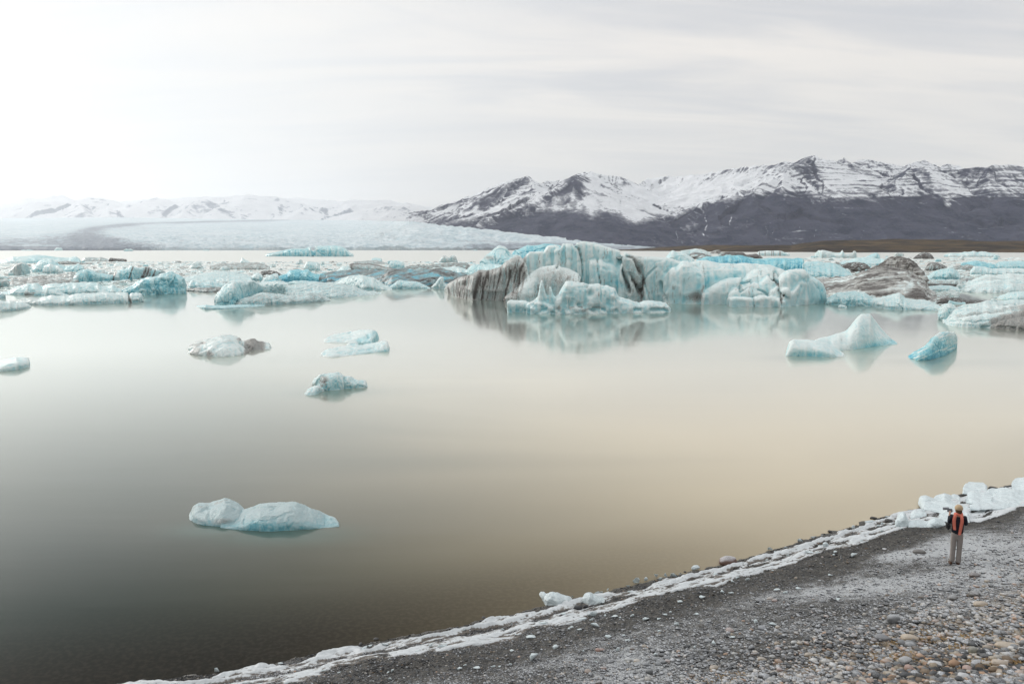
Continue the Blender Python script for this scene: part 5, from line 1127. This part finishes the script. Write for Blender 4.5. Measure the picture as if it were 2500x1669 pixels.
named = [(1455, 1452, 26, 14, 'oval clear ice pebble behind the smooth white hump'), (1553, 1419, 19, 19, 'dark glassy pointed ice shard at the waterline, leftmost of a row'), (1577, 1417, 10, 15, 'narrow rounded ice knob second in the waterline row'), (1601, 1409, 15, 19, 'upright egg shaped ice block third in the waterline row'),
 (1612, 1414, 10, 10, 'small ice bit leaning on the egg shaped block'), (1625, 1409, 14, 17, 'heart shaped clear ice block fourth in the waterline row'), (1644, 1406, 18, 11, 'low clear ice piece fifth in the waterline row'), (1658, 1401, 14, 8, 'flat clear ice piece ending the waterline row'), (1698, 1388, 26, 13, 'wide faceted ice piece left of the snow capped boulder'),
 (1484, 1442, 8, 13, 'thin upright ice finger standing in the shallows'), (1468, 1447, 10, 8, 'tiny clear ice bit behind the smooth white hump'), (1532, 1432, 15, 11, 'pale ice fang on the slush edge'), (1397, 1457, 7, 10, 'small clear ice splinter behind the large milky lump'),
 (1880, 1341, 15, 9, 'clear ice piece at the water edge right of the snow capped boulder'), (1953, 1322, 15, 11, 'square white ice piece on the slush band'), (1981, 1314, 22, 12, 'large square white ice piece on the slush band, next right'), (2082, 1288, 15, 12, 'rounded white ice block where the slush band narrows'), (2123, 1277, 26, 14, 'bulky white ice block leaning on a dark stone'),
 (2015, 1333, 18, 15, 'bright oval ice piece in the gravel trough of the slush band'), (1446, 1500, 26, 15, 'square ice shard lying across the lower slush ridge'), (1325, 1523, 24, 12, 'flat ice plate at the lower edge of the slush'),
 (529, 1638, 12, 14, 'pointed ice tooth at the far left of the slush'), (790, 1590, 9, 9, 'small ice horn at the waterline, bottom left'), (846, 1585, 14, 10, 'pale ice chip beside the black stone, bottom left'), (890, 1586, 24, 16, 'ragged ice plate on the slush right of the pale chip'), (940, 1574, 26, 11, 'smooth white ice swelling on the slush, bottom left'), (1053, 1578, 15, 16, 'round ice piece standing in the slush trough'), (1080, 1577, 26, 10, 'flat round ice plate beside the standing round piece')]
for a, b, w, h, lb in named: ice(a, b + 2, w, h, lb, clear=.55 if 'clear' in lb or 'glassy' in lb else .1)
loose = [(1296, 1557, 26, 8), (1356, 1584, 17, 13), (1302, 1610, 25, 19), (1452, 1530, 25, 11), (1484, 1558, 17, 12), (1500, 1506, 18, 7), (1515, 1509, 11, 6), (1543, 1504, 14, 8), (1576, 1514, 20, 9), (1608, 1512, 12, 5), (1624, 1502, 12, 7), (1609, 1542, 9, 8), (1637, 1496, 7, 7), (1651, 1526, 12, 12), (1532, 1564, 14, 6), (1523, 1552, 9, 5), (1714, 1460, 17, 9), (1764, 1447, 16, 9), (1784, 1451, 14, 11), (1788, 1423, 13, 11),
 (1887, 1394, 8, 6), (1845, 1522, 10, 14), (1886, 1528, 26, 9), (1787, 1557, 16, 7), (1743, 1572, 17, 10), (1676, 1580, 11, 8), (1696, 1582, 8, 7), (1895, 1442, 20, 8), (1949, 1438, 14, 7), (2046, 1465, 13, 8), (1917, 1447, 13, 6), (2084, 1358, 18, 10), (1975, 1350, 22, 7), (1996, 1350, 12, 6), (2035, 1356, 8, 6), (1390, 1536, 11, 6), (1396, 1532, 11, 5), (1414, 1538, 14, 6), (1260, 1551, 12, 7), (1250, 1590, 12, 7), (1122, 1634, 15, 7), (1163, 1632, 19, 8), (1204, 1627, 13, 5), (1220, 1627, 10, 4), (1246, 1622, 8, 6), (1135, 1624, 9, 5), (948, 1643, 9, 7), (958, 1640, 9, 9), (936, 1651, 6, 5), (952, 1659, 10, 6), (1455, 1617, 9, 5), (1508, 1588, 10, 12), (1425, 1590, 9, 5), (1600, 1600, 11, 8), (2027, 1406, 15, 7), (1478, 1504, 11, 6), (1422, 1513, 22, 9), (1444, 1514, 12, 8), (1375, 1500, 15, 7), (1660, 1470, 14, 6), (1700, 1500, 12, 6)]
for a, b, w, h in loose: ice(a, b, w, h, 'flat frosted ice shard lying loose on the dark gravel', 'ice shards strewn on the gravel', me=rs.choice(SHD), clear=.08, asp=1.0)
for i in range(46):
    al_ = rs.uniform(63, 90); d_ = rs.uniform(.2, 2.0); x, y = at_shore(d_, al_); p = np.array([[float(x), float(y), float(beach_z(x, y)) + .05]]); a, b = proj(p)
    ice(float(a[0]), float(b[0]), rs.uniform(6, 15), rs.uniform(4, 9), 'small ice fragment frozen into the slush band', 'ice fragments in the slush band', clear=.2)
# heap of slabs pushed ashore at the right
def slab(label, top, base, t, seed): beached(label, [L(top, base, t, a=.55, ef=.55, plan=3.5, under=.02)], .03, .035, seed, .15)
slab('big rounded ice slab at the left end of the ice heap', [(2242, 1222), (2248, 1215), (2260, 1214), (2275, 1221), (2290, 1228), (2302, 1240)], [(2242, 1232), (2252, 1244), (2280, 1250), (2302, 1250)], 1.6, 301)
slab('long low ice slab running under the rounded one toward the person', [(2256, 1240), (2275, 1232), (2310, 1233), (2345, 1240), (2372, 1252)], [(2256, 1244), (2290, 1252), (2330, 1262), (2372, 1264)], 1.5, 302)
slab('humped ice slab in the middle of the heap behind the person', [(2280, 1222), (2292, 1216), (2306, 1209), (2316, 1214), (2330, 1221), (2345, 1226)], [(2280, 1230), (2345, 1240)], 1.4, 303)
slab('narrow ice slab behind the humped one', [(2321, 1218), (2328, 1210), (2340, 1213), (2345, 1219)], [(2321, 1222), (2345, 1226)], .9, 304)
slab('square topped ice slab at the top of the heap by the water', [(2350, 1202), (2365, 1196), (2382, 1189), (2395, 1187), (2406, 1188), (2410, 1200)], [(2350, 1206), (2380, 1208), (2410, 1206)], 1.8, 305)
slab('broad pale ice slab right of the person head', [(2358, 1216), (2368, 1207), (2376, 1206), (2395, 1212), (2420, 1210), (2440, 1212)], [(2358, 1228), (2400, 1236), (2440, 1234)], 1.8, 306)
slab('wide low ice slab at the frame edge in the heap', [(2420, 1216), (2445, 1206), (2470, 1204), (2500, 1206), (2540, 1206)], [(2420, 1232), (2470, 1234), (2540, 1232)], 2.0, 307)
slab('upper ice slab at the frame edge by the water', [(2470, 1184), (2485, 1176), (2500, 1174), (2545, 1172)], [(2470, 1194), (2500, 1200), (2545, 1200)], 2.0, 308)
slab('tilted ice plank between the top slab and the frame', [(2410, 1204), (2430, 1198), (2448, 1192), (2462, 1191), (2466, 1200)], [(2410, 1208), (2440, 1212), (2466, 1210)], 1.0, 309)
slab('ragged ice sheet left of the person on the gravel', [(2290, 1268), (2310, 1262), (2345, 1258), (2362, 1256), (2368, 1270)], [(2290, 1274), (2330, 1276), (2368, 1278)], 1.3, 310)
slab('pointed ice slab leaning left at the end of the slush band', [(2188, 1268), (2196, 1252), (2206, 1248), (2212, 1258), (2216, 1274)], [(2188, 1286), (2216, 1290)], .8, 311)
slab('flat ice sheet with ragged front left of the person', [(2216, 1276), (2240, 1270), (2265, 1276), (2285, 1284)], [(2216, 1288), (2285, 1290)], .8, 312)
slab('triangular ice plate with torn edge between slush and person', [(2262, 1282), (2272, 1270), (2282, 1264), (2298, 1270), (2308, 1280)], [(2262, 1288), (2290, 1288), (2308, 1284)], .7, 313)
slab('low ice slab with grey gravel hollow behind it', [(2222, 1260), (2232, 1250), (2250, 1246), (2262, 1252)], [(2222, 1268), (2262, 1262)], .9, 314)
slab('thin ice slab spreading right behind the person', [(2368, 1236), (2390, 1230), (2430, 1232), (2470, 1232), (2510, 1230), (2540, 1230)], [(2368, 1246), (2430, 1244), (2540, 1240)], 1.1, 315)
stone(2160, 1340, 10, WH, .9, .3, .8, label='small white frosted stone at the left of the frost patch')
# dry grass low at right
Vg, Fg = [], []
for i in range(5000):
    px = 1650 + 890 * rs.random() ** .6; py = 1480 + 200 * rs.random() ** .6
    if py > 1675 or py < np.interp(px, [1650, 1900, 2500], [1665, 1625, 1440]): continue
    if vn(np.array([[px / 60., py / 14., .5]]), 5)[0] < .1: continue
    a, b, c = ray(px, py); k = CAMZ / -c
    for _ in range(6): z = beach_z(a * k, b * k, False); k = (z - CAMZ) / c
    x, y, z = float(a * k), float(b * k), float(z)
    for j in range(3):
        an = rs.uniform(0, 6.28); l = rs.uniform(.03, .08); w_ = .003; dx, dy = math.cos(an) * l, math.sin(an) * l; o0 = len(Vg); hx_ = rs.uniform(.01, .04)
        Vg += [(x - dy / l * w_, y + dx / l * w_, z), (x + dy / l * w_, y - dx / l * w_, z), (x + dx * .6 + dy / l * w_ * .6, y + dy * .6 - dx / l * w_ * .6, z + hx_), (x + dx, y + dy, z + hx_ * .8)]
        Fg += [(o0, o0 + 1, o0 + 2), (o0, o0 + 2, o0 + 3)]
q = material('dry_grass'); gp = q('ShaderNodeNewGeometry').outputs['Position']
link('dry_grass', mesh('dry_grass', np.array(Vg), np.array(Fg), fin(q, q.mix(q.noise(gp, 3.), (.28, .16, .06), (.50, .36, .17)), .9), False), kind='stuff', label='thin straw coloured grass between the stones')
# ================================================================== PERSON
def flatmat(name, col, rough=.85, sc=60., amt=.25, wave=None):
    q = material(name); tco = q('ShaderNodeTexCoord').outputs['Object']
    n = q.noise(tco, sc, 4, .6)
    h = n
    if wave:
        w_ = q('ShaderNodeTexWave', tco, I={'Scale': wave, 'Distortion': 1.}); h = q.m('ADD', n, w_.outputs['Fac'])
        n = q.m('ADD', q.m('MULTIPLY', n, .6), q.m('MULTIPLY', w_.outputs['Fac'], .4))
    return fin(q, q.mix(n, tuple(c * (1 - amt) for c in col), tuple(min(1, c * (1 + amt)) for c in col)), rough, q.bump(h, .6, .01), .3)
SKIN = flatmat('skin', (.50, .31, .23), .5, 30, .08)
NAVY = flatmat('navy_wool', (.012, .014, .024)); TROU = flatmat('trouser_cloth', (.28, .25, .235), .85, 8, .14)
CORAL = flatmat('coral_knit', (.80, .235, .17), .9, 40, .15, 30.); BEAN = flatmat('beanie_knit', (.55, .41, .27), .9, 60, .18, 24.)
SHOE = flatmat('shoe_leather', (.07, .035, .02), .6); HAIR = flatmat('hair', (.10, .06, .035)); GREY = flatmat('grey_sleeve', (.20, .21, .23)); BLK = flatmat('black_nylon', (.02, .02, .022), .6)
ft_ = beach_hit(2332, 1377)
per = bpy.data.objects.new('person', None); S.collection.objects.link(per); per.location = tuple(ft_)
per.rotation_euler = (0, 0, math.atan2(-ft_[0], ft_[1]) + R(6))
per['label'] = 'person seen from behind in navy jumper, coral scarf, beige beanie and grey trousers'; per['category'] = 'person'
def skin(name, chains, mat, parent=per, sub=2, root=0, label=None):
    """chains: lists of (x, y, z, r); a point repeated exactly joins the chains"""
    vs, es, rad = [], [], []
    def idx(p):
        for i, v in enumerate(vs):
            if max(abs(v[k] - p[k]) for k in range(3)) < 1e-6: return i
        vs.append(p[:3]); rad.append(p[3:] if len(p) > 4 else (p[3], p[3])); return len(vs) - 1
    for ch in chains:
        ii = [idx(p) for p in ch]; es += list(zip(ii[:-1], ii[1:]))
    me = bpy.data.meshes.new(name); me.from_pydata(vs, es, [])
    o = bpy.data.objects.new(name, me); S.collection.objects.link(o)
    m = o.modifiers.new('skin', 'SKIN'); m.use_smooth_shade = True
    for i, r_ in enumerate(rad): me.skin_vertices[0].data[i].radius = r_; me.skin_vertices[0].data[i].use_root = (i == root)
    s_ = o.modifiers.new('sub', 'SUBSURF'); s_.levels = sub; s_.render_levels = sub
    dg = bpy.context.evaluated_depsgraph_get(); dg.update(); m2 = bpy.data.meshes.new_from_object(o.evaluated_get(dg))
    bpy.data.objects.remove(o); m2.name = name; m2.materials.clear(); m2.materials.append(mat)
    m2.polygons.foreach_set('use_smooth', np.ones(len(m2.polygons), dtype=bool))
    o = bpy.data.objects.new(name, m2); S.collection.objects.link(o); o.parent = parent
    if label: o['label'] = label
    return o
# +Y is the way the person faces (away from the camera), z up, feet at 0
pel = (0, 0, .95, .11, .085)
LW = (-.20, .22, 1.47, .026); RW = (.09, .27, 1.40, .026)
def hand(w, d, s):
    w = Vector(w[:3]); d = Vector(d).normalized(); side = d.cross(Vector((0, 0, 1))).normalized(); up_ = side.cross(d)
    out = []; pm = w + d * .05
    palm = (*pm, .030, .016); out.append([(*w, .026, .026), palm])
    for k, (o_, l) in enumerate([(-.030, .075), (-.010, .085), (.010, .080), (.028, .062)]):
        b = pm + side * o_ * .9 + d * .035; m1 = b + d * l * .5 + up_ * -.006; e_ = m1 + d * l * .32 - up_ * .030
        out.append([palm, (*b, .0095), (*m1, .0085), (*e_, .0075)])
    b = pm + side * s * .032; m1 = b + side * s * .02 + d * .03; out.append([palm, (*b, .011), (*m1, .0095), (*(m1 + d * .025), .008)])
    return out
body = [[pel, (0, .0, 1.12, .11, .08), (0, .0, 1.30, .13, .088), (0, .01, 1.44, .10, .08), (0, .015, 1.50, .055), (0, .03, 1.56, .062), (0, .035, 1.63, .082, .092), (0, .03, 1.70, .075, .085)],
        [pel, (-.09, 0, .90, .085), (-.082, .01, .50, .058), (-.092, -.01, .10, .042), (-.105, .08, .05, .035), (-.11, .14, .035, .03)],
        [pel, (.09, 0, .90, .085), (.078, .01, .50, .058), (.072, -.01, .10, .042), (.075, .08, .05, .035), (.075, .14, .035, .03)],
        [(0, .01, 1.44, .10, .08), (-.165, 0, 1.42, .055), (-.215, .06, 1.19, .042), LW],
        [(0, .01, 1.44, .10, .08), (.165, 0, 1.42, .055), (.215, .07, 1.19, .042), RW]]
for ch in hand(LW, (.35, .9, .25), 1) + hand(RW, (-.3, 1, .2), -1): body.append(ch)
bo = skin('body', body, SKIN)
def lump(name, c, sc, mat, parent=per, fn=None, label=None, sub=3):
    bm = bmesh.new(); bmesh.ops.create_icosphere(bm, subdivisions=sub, radius=1)
    V = np.array([v.co[:] for v in bm.verts]); Fc = np.array([[v.index for v in f_.verts] for f_ in bm.faces]); bm.free()
    if fn is not None: V = fn(V)
    o = link(name, mesh(name, V * np.array(sc) + np.array(c), Fc, mat), parent=parent)
    if label: o['label'] = label
    return o
for s_ in (-1, 1): lump('ear', (s_ * .080, .03, 1.60), (.012, .018, .03), SKIN, sub=2)
lump('nose', (0, .125, 1.60), (.013, .02, .022), SKIN, sub=2); lump('mouth', (0, .108, 1.555), (.024, .008, .007), flatmat('lip', (.4, .18, .15)), sub=2)
for s_ in (-1, 1): lump('eye', (s_ * .032, .108, 1.635), (.013, .009, .009), flatmat('eye_dark', (.05, .04, .035), .3), sub=2)
skin('jumper', [[(0, 0, .86, .168, .13), (0, 0, 1.05, .165, .13), (0, 0, 1.20, .165, .125), (0, 0, 1.33, .175, .12), (0, .01, 1.44, .125, .095), (0, .012, 1.49, .07, .068)],
                [(0, .01, 1.44, .125, .095), (-.165, 0, 1.41, .070), (-.218, .055, 1.18, .056), (-.205, .17, 1.38, .040)],
                [(0, .01, 1.44, .125, .095), (.165, 0, 1.41, .070), (.218, .065, 1.18, .056), (.12, .22, 1.36, .040)]], NAVY)
tr_ = skin('trousers', [[(0, 0, 1.06, .145, .115), (0, 0, .90, .158, .120)],
                  [(0, 0, .90, .158, .120), (-.078, 0, .80, .096), (-.082, 0, .50, .074), (-.088, -.005, .22, .070), (-.092, -.005, .06, .076)],
                  [(0, 0, .90, .158, .120), (.078, 0, .80, .096), (.078, 0, .50, .074), (.074, -.005, .22, .070), (.072, -.005, .06, .076)]], TROU)
def shoef(V):
    V = V.copy(); V[:, 2] = np.where(V[:, 2] < -.5, -.5, V[:, 2]); V[:, 2] *= np.where(V[:, 1] > .2, .75, 1.); return V
lump('shoe', (-.12, .05, .035), (.055, .15, .065), SHOE, fn=shoef); lump('shoe', (.075, .06, .035), (.052, .14, .065), SHOE, fn=shoef)
lump('hair', (0, -.015, 1.585), (.088, .075, .085), HAIR)
def beanf(V):
    V = V.copy(); V[:, 2] = np.where(V[:, 2] < -.35, -.35 - (V[:, 2] + .35) * .15, V[:, 2]); V[:, :2] *= (1 + .04 * (V[:, 2:3] < -.2)); return V
lump('beanie', (0, .02, 1.665), (.108, .115, .105), BEAN, fn=beanf)
# scarf: a roll round the neck and two tails down the back
def ribbon(pts, w, th, name, parent):
    V, Fc = [], []
    n = len(pts); nw = 7
    for i, p in enumerate(pts):
        ww = w[i] if hasattr(w, '__len__') else w
        for k in range(nw):
            u = k / (nw - 1) - .5; V.append((p[0] + u * ww, p[1] - .012 * math.cos(u * 9.), p[2]))
    m_ = len(V)
    V += [(x, y + th, z) for x, y, z in V[:m_]]
    for i in range(n - 1):
        for k in range(nw - 1):
            a = i * nw + k; Fc += [(a, a + 1, a + nw + 1, a + nw), (m_ + a, m_ + a + nw, m_ + a + nw + 1, m_ + a + 1)]
        for k in (0, nw - 1):
            a = i * nw + k; Fc.append((a, a + nw, m_ + a + nw, m_ + a) if k == 0 else (a, m_ + a, m_ + a + nw, a + nw))
    for i in (0, n - 1):
        for k in range(nw - 1):
            a = i * nw + k; Fc.append((a, m_ + a, m_ + a + 1, a + 1))
    return link(name, mesh(name, np.array(V), np.array(Fc), CORAL), parent=parent)
th_ = np.linspace(0, 2 * math.pi, 25)
ring = [(.088 * math.cos(t), .015 + .085 * math.sin(t), 1.495 + .02 * math.sin(t * 2), .038) for t in th_[:-1]]
sc_ = skin('scarf', [ring + [ring[0]]], CORAL, sub=1)
ribbon([(-.075, -.075, 1.50), (-.10, -.125, 1.44), (-.115, -.15, 1.34), (-.105, -.148, 1.20), (-.085, -.142, 1.06)], [.07, .08, .088, .085, .07], .022, 'scarf_tail', sc_)
ribbon([(.055, -.08, 1.50), (.075, -.13, 1.44), (.085, -.155, 1.34), (.070, -.152, 1.20), (.055, -.148, 1.05), (.040, -.140, .93)], [.07, .08, .085, .082, .075, .07], .022, 'scarf_tail', sc_)
# camera held up at the left, bag at the left hip
cam_o = bpy.data.objects.new('handheld_camera', None); S.collection.objects.link(cam_o); cam_o.parent = None
cam_o.location = per.location; cam_o.rotation_euler = per.rotation_euler; cam_o['label'] = 'grey camera with long lens held up beside the head of the person'; cam_o['category'] = 'camera'
def boxm(name, c, s, mat, parent, bev=.008):
    bm = bmesh.new(); bmesh.ops.create_cube(bm, size=1); bmesh.ops.scale(bm, vec=s, verts=bm.verts); bmesh.ops.bevel(bm, geom=bm.edges[:], offset=bev, segments=2, affect='EDGES'); bmesh.ops.translate(bm, vec=c, verts=bm.verts)
    me = bpy.data.meshes.new(name); bm.to_mesh(me); bm.free(); me.materials.append(mat); return link(name, me, parent=parent)
boxm('camera_body', (-.20, .27, 1.50), (.13, .07, .10), GREY, cam_o)
bm = bmesh.new(); bmesh.ops.create_cone(bm, cap_ends=True, segments=24, radius1=.040, radius2=.034, depth=.16, matrix=Matrix.Translation((-.30, .30, 1.53)) @ Matrix.Rotation(R(80), 4, 'Y')); me = bpy.data.meshes.new('lens'); bm.to_mesh(me); bm.free(); me.materials.append(GREY); link('lens', me, parent=cam_o)
bag = bpy.data.objects.new('shoulder_bag', None); S.collection.objects.link(bag); bag.location = per.location; bag.rotation_euler = per.rotation_euler
bag['label'] = 'dark shoulder bag hanging at the left side of the person'; bag['category'] = 'bag'
boxm('pouch', (-.235, .02, 1.10), (.11, .17, .17), BLK, bag, .03)
link('strap', mesh('strap', np.array([(-.20, -.02, 1.18), (-.17, -.02, 1.18), (.10, -.10, 1.45), (.07, -.10, 1.47), (-.20, -.012, 1.18), (-.17, -.012, 1.18), (.10, -.092, 1.45), (.07, -.092, 1.47)]), np.array([(0, 1, 2, 3), (7, 6, 5, 4), (0, 4, 5, 1), (3, 2, 6, 7)]), BLK, False), parent=bag)
# ================================================================== HAZE
q = material('haze'); q.t.nodes.remove(q.bsdf)
v = q('ShaderNodeVolumePrincipled', I={'Color': (.90, .945, 1, 1), 'Density': 2.7e-5, 'Anisotropy': .55})
q.t.links.new(v.outputs[0], q.out.inputs['Volume'])
hx = [(x, y, z) for x in (-30000, 9000) for y in (-600, 33500) for z in (-10.5, 2400)]
link('haze', mesh('haze', hx, [(0, 1, 3, 2), (4, 6, 7, 5), (0, 4, 5, 1), (2, 3, 7, 6), (0, 2, 6, 4), (1, 5, 7, 3)], q.mat, False), kind='stuff', label='thin pale haze over the lagoon')
